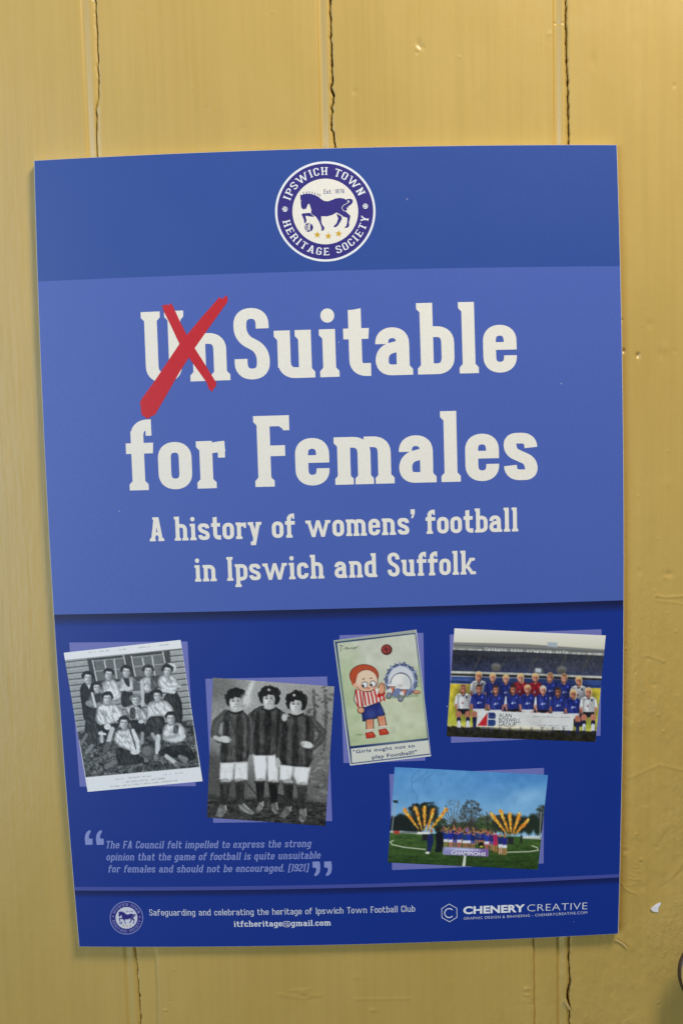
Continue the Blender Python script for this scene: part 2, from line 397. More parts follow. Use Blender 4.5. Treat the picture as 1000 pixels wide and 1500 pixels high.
# ------------------------------------------------------------------ slab lettering
def ccw(p):
    a = sum(p[i][0] * p[(i + 1) % len(p)][1] - p[(i + 1) % len(p)][0] * p[i][1] for i in range(len(p)))
    return p if a > 0 else p[::-1]
def union(polys):
    """list of (polygon, +1 / -1): later ones win. Returns flat triangles of what stays."""
    vs, fs = [], []
    for p, s in polys:
        p = ccw([tuple(q) for q in p]); n = len(vs)
        vs += [Vector(q) for q in p]; fs.append(list(range(n, n + len(p))))
    r = delaunay_2d_cdt(vs, [], fs, 0, 1e-4, True)
    V = np.array([[v.x, v.y] for v in r[0]])
    T_ = [f for f, o in zip(r[2], r[5]) if len(o) and polys[max(o)][1] > 0]
    return V, np.array(T_, int).reshape(-1, 3)
def rounded(pts, r, closed=False, seg=7):
    """polyline with its corners rounded; r = radius or a list"""
    n = len(pts); out = []
    for i, p in enumerate(pts):
        rr = r[i] if isinstance(r, (list, tuple)) else r
        if (not closed and i in (0, n - 1)) or rr <= 0: out.append(p); continue
        p = np.array(p, float); a = np.array(pts[i - 1], float); b = np.array(pts[(i + 1) % n], float)
        la, lb = np.linalg.norm(a - p), np.linalg.norm(b - p); t = min(rr, la * .5 if (closed or i > 1) else la, lb * .5 if (closed or i < n - 2) else lb)
        A, Bq = p + (a - p) / la * t, p + (b - p) / lb * t
        for k in range(seg + 1):
            u = k / seg; c = .86     # between a chamfer curve and a circle
            w0, w1, w2 = (1 - u) ** 2, 2 * u * (1 - u) * c, u * u; s = w0 + w1 + w2
            out.append(tuple((w0 * A + w1 * p + w2 * Bq) / s))
    return out
def hull(pts):
    p = sorted((float(q[0]), float(q[1])) for q in pts)
    def half(seq):
        o = []
        for q in seq:
            while len(o) > 1 and (o[-1][0] - o[-2][0]) * (q[1] - o[-2][1]) - (o[-1][1] - o[-2][1]) * (q[0] - o[-2][0]) <= 1e-6: o.pop()
            o.append(q)
        return o[:-1]
    return half(p) + half(p[::-1])
def stroke(path, w, h, closed=False):
    P = np.array(path, float); n = len(P); polys = []
    keep = [0] + [i for i in range(1, n) if np.linalg.norm(P[i] - P[i - 1]) > 1e-3]; P = P[keep]; n = len(P)
    if closed and np.linalg.norm(P[0] - P[-1]) < 1e-3: P = P[:-1]; n -= 1
    def nrm(a, b):
        d = (b - a) / np.linalg.norm(b - a); return np.array([-d[1], d[0]])
    off = []
    for i in range(n):
        if closed or 0 < i < n - 1:
            n1, n2 = nrm(P[i - 1], P[i]), nrm(P[i], P[(i + 1) % n]); m = n1 + n2; m /= np.linalg.norm(m); sc = min(1 / max(.35, m @ n1), 1.6)
        else: m, sc = (nrm(P[0], P[1]) if i == 0 else nrm(P[-2], P[-1])), 1
        t = math.hypot(w * m[0], h * m[1]) / 2; off.append(m * t * sc)
    for i in range(n if closed else n - 1):
        j = (i + 1) % n
        h_ = hull([P[i] + off[i], P[j] + off[j], P[j] - off[j], P[i] - off[i]])
        if len(h_) > 2: polys.append((h_, 1))
    return polys
def circ(x, y, rx, ry=None, n=20):
    return [(x + rx * math.cos(2 * math.pi * i / n), y + (ry or rx) * math.sin(2 * math.pi * i / n)) for i in range(n)]

def glyph(ch, W=18.5, H=15.0, c=11.5, s=4.6, X=67.0):
    """strokes of one letter: W stem, H bar, c counter, s serif overhang; capitals are 100 tall"""
    g = []; C = 100.0; fh = H * .55; cf = s * 1.05
    lx, rx = W / 2, W * 1.5 + c; full = 2 * W + c
    R = min(W * .5 + c * .5, (rx - lx) * .5) * 1.05
    def box(x0, y0, x1, y1): g.append(([(x0, y0), (x1, y0), (x1, y1), (x0, y1)], 1))
    def foot(x, l=1, r=1, y=0.0):
        g.append(([(x - W / 2 - s * l, y), (x + W / 2 + s * r, y), (x + W / 2 + s * r, y + fh), (x + W / 2, y + fh + cf * r), (x - W / 2, y + fh + cf * l), (x - W / 2 - s * l, y + fh)], 1))
    def head(x, y, l=1, r=0):
        g.append(([(x - W / 2 - s * l, y), (x - W / 2 - s * l, y - fh), (x - W / 2, y - fh - cf * l), (x + W / 2, y - fh - cf * r), (x + W / 2 + s * r, y - fh), (x + W / 2 + s * r, y)], 1))
    def stem(x, y0, y1): box(x - W / 2, y0, x + W / 2, y1)
    def sk(pts, r=R, closed=False): g.extend(stroke(rounded(pts, r, closed), W, H, closed))
    def diag(x0, y0, x1, y1, w=None): w = w or W; box_ = [(x0 - w / 2, y0), (x0 + w / 2, y0), (x1 + w / 2, y1), (x1 - w / 2, y1)]; g.append((box_, 1))
    def ring(top): sk([(lx, H / 2), (rx, H / 2), (rx, top - H / 2), (lx, top - H / 2)], R, True)
    adv = full
    if ch == 'o': ring(X)
    elif ch in 'OQ': ring(C)
    elif ch == '0': ring(C)
    elif ch == 'n':
        o = s; stem(o + lx, 0, X); head(o + lx, X); foot(o + lx); sk([(o + lx, X - H / 2), (o + rx, X - H / 2), (o + rx, 0)]); foot(o + rx, .9, 1); adv = full + 2 * s
    elif ch == 'h':
        o = s; stem(o + lx, 0, C); head(o + lx, C); foot(o + lx); sk([(o + lx, X - H / 2), (o + rx, X - H / 2), (o + rx, 0)]); foot(o + rx, .9, 1); adv = full + 2 * s
    elif ch == 'm':
        o = s; cc = c * .9; r2 = o + lx + W + cc; r3 = r2 + W + cc
        stem(o + lx, 0, X); head(o + lx, X)
        for a, b in ((o + lx, r2), (r2, r3)): sk([(a, X - H / 2), (b, X - H / 2), (b, 0)])
        for q in (o + lx, r2, r3): foot(q, .85, .85 if q != r3 else 1)
        adv = r3 + W / 2 + s
    elif ch == 'r':
        o = s; stem(o + lx, 0, X); head(o + lx, X); foot(o + lx); e = o + W + c * 1.05 + 6
        sk([(o + lx, X - H * .72), (e, X - H * .52)], 0); box(e - W * .55, X - H - 9 * (W / 18.5), e, X - 1); adv = e
    elif ch == 'u':
        o = s; stem(o + lx, H, X); head(o + lx, X); head(o + rx, X); stem(o + rx, 0, X); foot(o + rx, 0, 1)
        sk([(o + lx, X), (o + lx, H / 2), (o + rx, H / 2)]); adv = o + full + s
    elif ch == 'i':
        o = s; stem(o + lx, 0, X); head(o + lx, X); foot(o + lx); g.append((circ(o + lx - 1, X + 19, max(W * .54, 6.5)), 1)); adv = W + 2 * s
    elif ch == 'j': stem(lx, 0, X); adv = W
    elif ch == 'l':
        o = s; stem(o + lx, 0, C); head(o + lx, C); foot(o + lx); adv = W + 2 * s
    elif ch == 't':
        o = s + 3; sk([(o + lx, 93), (o + lx, H / 2), (o + lx + W * .5 + c * .9 + 2, H / 2)]); box(o + W * .5 + W * .5 + 0, H * .3, o + W + c * .9 + 2, H + 3)
        g.append(([(o, 82), (o + W * .35, 93), (o + W, 95), (o + W, 60), (o, 60)], 1)); g.append(([(0, X - H), (o + W + c * .85, X - H), (o + W + c * .95, X), (0, X)], 1)); adv = o + W + c * .9 + 2
    elif ch == 'f':
        o = s + 3; stem(o + lx, 0, 84); foot(o + lx)
        e = o + W + c * .85 + 2
        sk([(o + lx, 60), (o + lx, C - H / 2), (e, C - H / 2)]); box(e - W * .45, C - H - 8 * (W / 18.5), e, C - H * .2); g.append(([(0, X - H), (e + 1, X - H), (e + 2, X), (0, X)], 1)); adv = e + 1
    elif ch == 'a':
        sk([(lx, X - H - 8), (lx, X - H / 2), (rx, X - H / 2), (rx, 0)]); foot(rx, 0, 1)
        sk([(rx, 42), (lx, 35), (lx, H / 2), (rx, H / 2)], [0, R, R, 0]); adv = full + s
    elif ch in 'bp':
        o = s; top = C if ch == 'b' else X; bot = 0 if ch == 'b' else -27
        stem(o + lx, bot, top); head(o + lx, top); sk([(o + lx, X - H / 2), (o + rx, X - H / 2), (o + rx, H / 2), (o + lx, H / 2)])
        foot(o + lx, 1, 0 if ch == 'b' else 1, bot); adv = full + s
    elif ch in 'dq':
        top = C if ch == 'd' else X; bot = 0 if ch == 'd' else -27
        stem(rx, bot, top); head(rx, top, 1 if ch == 'd' else 0, 0); sk([(rx, X - H / 2), (lx, X - H / 2), (lx, H / 2), (rx, H / 2)])
        foot(rx, 0 if ch == 'd' else 1, 1, bot); adv = full + s
    elif ch == 'g':
        stem(rx, -10, X); head(rx, X, 0, .8); sk([(rx, X - H / 2), (lx, X - H / 2), (lx, H / 2), (rx, H / 2)])
        sk([(rx, 10), (rx, -27 + H / 2), (lx - W * .3, -27 + H / 2)]); adv = full + s * .8
    elif ch == 'e':
        sk([(rx, 24), (rx, H / 2), (lx, H / 2), (lx, X - H / 2), (rx, X - H / 2), (rx, 33)]); box(lx, 32, rx + W / 2, 32 + H * .72)
    elif ch == 'c':
        sk([(rx, 24), (rx, H / 2), (lx, H / 2), (lx, X - H / 2), (rx, X - H / 2), (rx, X - 23)])
    elif ch in 'sS':
        t = X if ch == 's' else C; k = 21 if ch == 's' else 29; m = t / 2
        rx2 = rx + (0 if ch == 's' else 2)
        q = 7 if ch == 's' else 9
        sk([(rx2, t - k), (rx2, t - H / 2), (lx, t - H / 2), (lx, m + q), (rx2, m - q), (rx2, H / 2), (lx, H / 2), (lx, k)], [0, R, R, R * .9, R * .9, R, R, 0]); adv = full + (0 if ch == 's' else 2)
    elif ch == 'k':
        o = s; stem(o + lx, 0, C); head(o + lx, C); foot(o + lx, 1, .6); diag(o + W + 1, 26, o + full - W * .3, X, W * .9); diag(o + full - 1, 0, o + W + 5, 38, W)
        head(o + full - W * .3, X, .5, .9); foot(o + full - 1, .5, .9); adv = o + full + W / 2 + s * .4
    elif ch == 'v': diag(lx + full * .5 - W / 2, 0, lx, X); diag(full * .5, 0, full - lx, X)
    elif ch == 'x':
        e = full + s; diag(lx + 1, 0, e - lx - 1, X); diag(e - lx - 1, 0, lx + 1, X); foot(lx + 1, .6, .3); foot(e - lx - 1, .3, .6); head(lx + 1, X, .6, .3); head(e - lx - 1, X, .3, .6); adv = e
    elif ch == 'y':
        e = full + s * 1.6; diag(e / 2 + 1, 2, lx + s, X); diag(e / 2 - 5, -27, e - lx - s * .7, X); head(lx + s, X, 1, .5); head(e - lx - s * .7, X, .5, 1)
        box(e / 2 - W * 1.05, -27, e / 2 - 4, -27 + H); adv = e
    elif ch in 'wW':
        t = X if ch == 'w' else C; w_ = W * .86; dx = (W + c) * .62
        xs = [lx + s + dx * i for i in range(5)]
        diag(xs[1], 0, xs[0], t, w_); diag(xs[1], 0, xs[2], t, w_); diag(xs[3], 0, xs[2], t, w_); diag(xs[3], 0, xs[4], t, w_)
        head(xs[0], t, .9, .3); head(xs[4], t, .3, .9); adv = xs[4] + W / 2 + s
    elif ch == 'U':
        o = s; k = c * .35; head(o + lx, C, 1, 1); head(o + rx + k, C, 1, 1); sk([(o + lx, C), (o + lx, H / 2), (o + rx + k, H / 2), (o + rx + k, C)]); adv = full + 2 * s + k
    elif ch == 'F':
        o = s; stem(o + lx, 0, C); head(o + lx, C); foot(o + lx); e = o + full - 2
        box(o + lx, C - H, e, C); box(e - W * .5, C - H - 6, e, C); box(o + lx, 43, e - 7, 43 + H)
        g.append(([(e - W * .8, C - H + .1), (e - W * .45, C - H - 5), (e - W * .45, C - H + .1)], 1)); adv = e
    elif ch == 'E':
        o = s; stem(o + lx, 0, C); head(o + lx, C); foot(o + lx, 1, 0); e = o + full - 2
        box(o + lx, C - H, e, C); box(e - W * .5, C - H - 6, e, C); box(o + lx, 43, e - 7, 43 + H); box(o + lx, 0, e, H); box(e - W * .5, 0, e, H + 6); adv = e
    elif ch == 'T':
        e = full + s; stem(e / 2, 0, C); foot(e / 2); box(0, C - H, e, C); box(0, C - H - 7, W * .5, C); box(e - W * .5, C - H - 7, e, C); adv = e
    elif ch == 'I':
        o = s; stem(o + lx, 0, C); head(o + lx, C, 1, 1); foot(o + lx); adv = W + 2 * s
    elif ch == 'H':
        o = s
        for q in (o + lx, o + rx): stem(q, 0, C); head(q, C, 1, 1); foot(q)
        box(o + lx, 43, o + rx, 43 + H); adv = full + 2 * s
    elif ch == 'N':
        o = s
        for q in (o + lx, o + rx): stem(q, 0, C)
        diag(o + rx, 0, o + lx, C); head(o + lx, C, 1, 0); foot(o + lx); head(o + rx, C, 1, 1); adv = full + 2 * s
    elif ch == 'A':
        e = full + s * 2.6; diag(lx + s, 0, e / 2 - W * .12, C); diag(e - lx - s, 0, e / 2 + W * .12, C); foot(lx + s, 1, .7); foot(e - lx - s, .7, 1)
        box(lx + s + 3, 24, e - lx - s - 3, 24 + H * .85); box(e / 2 - W * .95, C - fh * 1.2, e / 2 + W * .4, C); adv = e
    elif ch == 'C':
        sk([(rx, 31), (rx, H / 2), (lx, H / 2), (lx, C - H / 2), (rx, C - H / 2), (rx, C - 31)])
    elif ch == 'G':
        sk([(rx, 50), (rx, H / 2), (lx, H / 2), (lx, C - H / 2), (rx, C - H / 2), (rx, C - 30)]); box(W + c * .45, 40, full, 40 + H)
    elif ch in 'PR':
        o = s; stem(o + lx, 0, C); head(o + lx, C); foot(o + lx); sk([(o + lx, C - H / 2), (o + rx, C - H / 2), (o + rx, 44 + H / 2), (o + lx, 44 + H / 2)]); adv = full + s
        if ch == 'R': diag(o + rx + 1, 0, o + rx - 4, 50); foot(o + rx + 1, .3, 1); adv += s * .8
    elif ch == 'B':
        o = s; stem(o + lx, 0, C); head(o + lx, C); foot(o + lx, 1, 0); sk([(o + lx, C - H / 2), (o + rx, C - H / 2), (o + rx, 50), (o + lx, 50)]); sk([(o + lx, 50), (o + rx, 50), (o + rx, H / 2), (o + lx, H / 2)]); adv = full + s
    elif ch == 'Y':
        e = full + s * 1.6; stem(e / 2, 0, 46); foot(e / 2); diag(e / 2, 40, lx + s * .6, C); diag(e / 2, 40, e - lx - s * .6, C); head(lx + s * .6, C, .8, .4); head(e - lx - s * .6, C, .4, .8); adv = e
    elif ch == '1': stem(lx + 6, 0, C); foot(lx + 6); g.append(([(0, C - 20), (6, C), (W + 6, C), (W, C - 20)], 1)); adv = W + 6 + s
    elif ch == '2':
        sk([(lx, C - 29), (lx, C - H / 2), (rx, C - H / 2), (rx, 58), (lx, 24), (lx, H / 2), (rx + W / 2, H / 2)], [0, R, R, R, R, 0, 0])
    elif ch == '9':
        sk([(lx, 27), (lx, H / 2), (rx, H / 2), (rx, C - H / 2), (lx, C - H / 2), (lx, 44), (rx, 44)], R)
    elif ch == '8':
        sk([(lx, H / 2), (rx, H / 2), (rx, 51), (lx, 51)], R * .9, True); sk([(lx, 51), (rx, 51), (rx, C - H / 2), (lx, C - H / 2)], R * .9, True)
    elif ch == '7': box(0, C - H, full, C); diag(full * .38, 0, full - lx, C - H)
    elif ch == '.': box(0, 0, W * .95, H * 1.05); adv = W
    elif ch == '-': box(0, 36, W * 1.3, 36 + H); adv = W * 1.3
    elif ch == '\'': g.append(([(0, C + 4), (W * 1.05, C + 4), (W * 1.05, C - 12), (W * .55, C - 33), (W * .05, C - 33), (W * .45, C - 17), (0, C - 17)], 1)); adv = W * 1.05
    elif ch == '[': box(0, -14, W, C + 4); box(0, -14, W + c * .8, -14 + H * .9); box(0, C + 4 - H * .9, W + c * .8, C + 4); adv = W + c * .8
    elif ch == ']': e = W + c * .8; box(e - W, -14, e, C + 4); box(0, -14, e, -14 + H * .9); box(0, C + 4 - H * .9, e, C + 4); adv = e
    elif ch == '@':
        w2 = W * .55; g.extend(stroke(rounded([(78, 4), (78, -10), (5, -10), (5, 82), (88, 82), (88, 12), (62, 12), (62, 58)], 22), w2, w2)); g.extend(stroke(rounded([(62, 14), (30, 14), (30, 58), (62, 58)], 12, True), w2, w2, True)); adv = 93
    else: return None, 30.0
    return union(g), adv
_gc = {}
def get_glyph(ch, style):
    k = (ch, tuple(sorted(style.items())))
    if k not in _gc: _gc[k] = glyph(ch, **style)
    return _gc[k]
def set_line(text, style, track=7.0, space=30.0):
    """-> vertices and triangles of one line in font units, baseline 0, starting at x = 0, and its width"""
    V, Fc, x, n = [], [], 0.0, 0
    for i, ch in enumerate(text):
        if ch == ' ': x += space; continue
        (gv, gt), adv = get_glyph(ch, style)
        V.append(gv + [x, 0]); Fc.append(gt + n); n += len(gv)
        x += adv + (track if i < len(text) - 1 and text[i + 1] != ' ' else 0)
    return np.concatenate(V), np.concatenate(Fc), x
def place_line(text, L, R_, cap_px, style, track=7.0, space=30.0, slant=0.0):
    """fit a line between two baseline points of the frame; -> poster millimetres"""
    V, Fc, wd = set_line(text, style, track, space)
    a, b = px2mm(np.array(L, float)), px2mm(np.array(R_, float))
    e = b - a; ln = np.linalg.norm(e); e /= ln; up = np.array([-e[1], e[0]])
    sy = cap_px / 2.02 / 100.0; sx_ = (ln - slant * 60 * sy) / wd
    P = a + np.outer(V[:, 0] * sx_ + slant * V[:, 1] * sy, e) + np.outer(V[:, 1] * sy, up)
    return P, Fc
def lines_obj(name, items, mat, parent, off):
    return [mesh_obj(name, mm3(P, off), f, mat, parent) for P, f in items][0]
# plain sans lettering from Blender's own built-in font
_dg = bpy.context.evaluated_depsgraph_get
def sans(text, bold=0.0, spacing=1.0):
    cu = bpy.data.curves.new('t', 'FONT'); cu.body = text; cu.size = 1.0; cu.offset = bold; cu.space_character = spacing; cu.resolution_u = 3
    o = bpy.data.objects.new('t', cu); COL.objects.link(o); bpy.context.view_layer.update()
    me = o.evaluated_get(_dg()).to_mesh(); me.calc_loop_triangles()
    V = np.array([v.co[:2] for v in me.vertices]); Fc = np.array([t.vertices[:] for t in me.loop_triangles], int)
    o.evaluated_get(_dg()).to_mesh_clear(); bpy.data.objects.remove(o); bpy.data.curves.remove(cu)
    V = V - [V[:, 0].min(), 0]
    return V, Fc
def place_sans(text, L, R_, cap_px, bold=0.0, spacing=1.0):
    V, Fc = sans(text, bold, spacing)
    a, b = px2mm(np.array(L, float)), px2mm(np.array(R_, float)); e = b - a; ln = np.linalg.norm(e); e /= ln; up = np.array([-e[1], e[0]])
    return a + np.outer(V[:, 0] * ln / V[:, 0].max(), e) + np.outer(V[:, 1] / .69 * cap_px / 2.02, up), Fc
def flat_px(name, polys, mat, parent, off):
    """polygons given in the frame (list of (points, +1/-1)) laid on the poster"""
    V, Tn = union([([(p[0], -p[1]) for p in pl_], s) for pl_, s in polys])
    return mesh_obj(name, mm3(px2mm(V * [1, -1]), off), Tn, mat, parent)
def quad_mm(name, c4, mat, parent, off, nu=40, nv=40, colour_rows=None):
    """TL, TR, BR, BL in poster millimetres; colour_rows = list of (position 0..1, rgb) down the strip"""
    tl, tr, br, bl = [np.array(c, float) for c in c4]
    u = np.linspace(0, 1, nu)[None, :, None]; v = np.linspace(0, 1, nv)[:, None, None]
    P = (tl * (1 - u) + tr * u) * (1 - v) + (bl * (1 - u) + br * u) * v
    cols = None
    if colour_rows:
        pos = [c[0] for c in colour_rows]; C_ = np.array([srgb(c[1]) for c in colour_rows])
        row = np.stack([np.interp(np.linspace(0, 1, nv), pos, C_[:, i]) for i in range(3)], 1)
        cols = np.repeat(row[:, None], nu, 1).reshape(-1, 3)
    return mesh_obj(name, mm3(P.reshape(-1, 2), off), grid_faces(nv, nu), mat, parent, colours=cols)

# ------------------------------------------------------------------ the poster
C_DEEP, C_PANEL, C_MAUVE, C_CREAM, C_NAVY = (19, 51, 140), (74, 98, 177), (115, 119, 186), (238, 233, 220), (48, 40, 126)
poster = empty('poster', tuple(mm3(np.array([0.0, -297.0]))))
tag(poster, 'blue and white foam board exhibition poster about womens football hung on the yellow plank wall', 'poster')
# foam board: white core, printed blue face
n_ = 60
edge = np.concatenate([np.stack([np.linspace(-210, 210, n_), np.full(n_, 297.)], 1), np.stack([np.full(n_, 210.), np.linspace(297, -297, n_)], 1)[1:],
                       np.stack([np.linspace(210, -210, n_), np.full(n_, -297.)], 1)[1:], np.stack([np.full(n_, -210.), np.linspace(-297, 297, n_)], 1)[1:-1]])
ring = []
for off, sh in ((-.05, .1), (-.35, 0), (-4.7, 0), (-5.0, .3)):
    m_ = edge * [1 - sh / 210, 1 - sh / 297]; ring.append(mm3(m_, off))
N_ = len(edge); V = np.concatenate(ring); Fc = []
for k in range(3):
    for i in range(N_): Fc.append((k * N_ + i, k * N_ + (i + 1) % N_, (k + 1) * N_ + (i + 1) % N_, (k + 1) * N_ + i))
Fc.append(tuple(range(3 * N_, 4 * N_))); Fc.append(tuple(range(N_))[::-1])
m_foam, _, bf = principled('white_foam_core'); bf.inputs['Base Color'].default_value = (.72, .72, .68, 1); bf.inputs['Roughness'].default_value = .8
mesh_obj('foam_core', V, Fc, m_foam, poster)
quad_mm('printed_face', [(-209.65, 296.75), (209.65, 296.75), (209.65, -296.75), (-209.65, -296.75)], ink('deep_blue_ink', C_DEEP, True), poster, 0.0, 90, 120)
def vline(pl, pr):     # a straight line across the poster through two frame points -> (v at left edge, v at right edge)
    a, b = px2mm(np.array(pl, float)), px2mm(np.array(pr, float)); k = (b[1] - a[1]) / (b[0] - a[0])
    return a[1] + k * (-209.65 - a[0]), a[1] + k * (209.65 - a[0])
ta, tb = vline((55, 412.5), (906.5, 390)); ba, bb = vline((78, 900.3), (911.5, 879.3))
quad_mm('header_band', [(-209.65, 296.75), (209.65, 296.75), (209.65, tb - .01), (-209.65, ta - .01)], ink('header_blue_ink', (42, 76, 153), True), poster, 0.03, 90, 30)
quad_mm('title_panel', [(-209.65, ta), (209.65, tb), (209.65, bb), (-209.65, ba)], ink('periwinkle_ink', C_PANEL, True), poster, 0.06, 90, 80)
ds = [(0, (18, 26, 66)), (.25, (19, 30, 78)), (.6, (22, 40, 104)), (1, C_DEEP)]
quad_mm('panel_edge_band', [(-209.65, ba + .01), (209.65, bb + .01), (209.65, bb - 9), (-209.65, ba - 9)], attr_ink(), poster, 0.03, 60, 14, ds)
ra, rb = vline((108, 1299), (904, 1280.3)); ra2, rb2 = vline((108, 1304.4), (904, 1285.4))
quad_mm('footer_rule', [(-209.65, ra), (209.65, rb), (209.65, rb2), (-209.65, ra2)], ink('rule_ink', (72, 82, 160)), poster, 0.06, 60, 2)
ds = [(0, (20, 30, 86)), (.5, (22, 38, 102)), (1, C_DEEP)]
quad_mm('rule_edge_band', [(-209.65, ra2 + .01), (209.65, rb2 + .01), (209.65, rb2 - 6), (-209.65, ra2 - 6)], attr_ink(), poster, 0.03, 60, 10, ds)

CREAM = ink('cream_white_ink', C_CREAM)
BOLD = dict(W=18.5, H=15.0, c=11.5, s=4.6, X=67.0)
lines_obj('title_lettering', [place_line('UnSuitable', (210.3, 561.3), (757, 545.2), 102.5, BOLD, 7), place_line('for Females', (187.5, 718.6), (787, 702.6), 102.5, BOLD, 7, 42)], CREAM, poster, 0.12)
SUB = dict(W=17.5, H=15.0, c=15.5, s=5.2, X=69.0)
lines_obj('subtitle_lettering', [place_line("A history of womens' football", (219.8, 793), (758.5, 778.3), 35.2, SUB, 7.5, 46),
                                 place_line('in Ipswich and Suffolk', (286, 852), (696.2, 841), 35.2, SUB, 7.5, 46)], CREAM, poster, 0.12)
def zc(pts, ox, oy, sc): return [(ox + x / sc, oy + y / sc) for x, y in pts]
RED = ink('red_paint_ink', (198, 28, 38))
flat_px('red_cross', [(zc([(218,90),(240,83),(247,88),(262,78),(266,86),(272,98),(303,165),(335,228),(372,290),(410,350),(475,455),(470,475),(463,478),(455,497),(447,489),(440,486),(430,455),(335,322),(300,270),(258,180),(228,120)], 170, 420, 3.2258), 1),
                      (zc([(485,52),(492,50),(498,58),(508,54),(512,47),(522,42),(526,50),(529,60),(525,74),(460,165),(372,290),(300,405),(240,510),(185,605),(165,612),(158,622),(145,622),(135,614),(122,605),(118,580),(117,560),(113,548),(125,525),(180,450),(300,270),(335,228),(400,150),(478,62)], 170, 420, 3.2258), 1)], RED, poster, 0.2)
PALE = ink('pale_blue_ink', (140, 152, 208))
QUO = dict(W=14.0, H=12.0, c=18, s=4.5, X=70.0)
quote = lines_obj('quotation_lettering', [place_line('The FA Council felt impelled to express the strong', (155, 1242.6), (456.5, 1240.6), 12.2, QUO, 9, 46, .2),
                                  place_line('opinion that the game of football is quite unsuitable', (156, 1260.3), (470, 1257.6), 12.2, QUO, 9, 46, .2),
                                  place_line('for females and should not be encouraged. [1921]', (158.5, 1277.8), (452.5, 1276.0), 12.2, QUO, 9, 46, .2)], PALE, poster, 0.12)
def mark(dx, dy, flip):
    p = [(28,163),(80,161),(79,118),(58,117),(52,108),(53,95),(58,82),(66,70),(65,55),(52,58),(40,66),(30,80),(25,96),(23,115),(25,140)]
    return [((120 + x / 5 + dx), (1205 + y / 5 + dy)) for x, y in p] if not flip else [(300 + (dx - x) / 5, 1205 + (dy - y) / 5) for x, y in p]
for i, pl_ in enumerate([mark(0, 0, False), mark(16.4, 0, False), mark(868, 447, True), mark(953, 446, True)]):
    flat_px('quotation_mark', [(pl_, 1)], PALE, poster, 0.12)
FOOT = dict(W=8.8, H=8.0, c=25, s=3.2, X=70.0)
FOOTB = dict(W=14.5, H=12.5, c=18, s=5, X=70.0)
WHITE = ink('white_ink', (236, 238, 240))
lines_obj('footer_lettering', [place_line('Safeguarding and celebrating the heritage of Ipswich Town Football Club', (219.3, 1341), (607.5, 1335.2), 10.4, FOOT, 11, 50),
                               place_line('itfcheritage@gmail.com', (343, 1357.6), (484.5, 1355.6), 10.0, FOOTB, 10, 46)], WHITE, poster, 0.12)

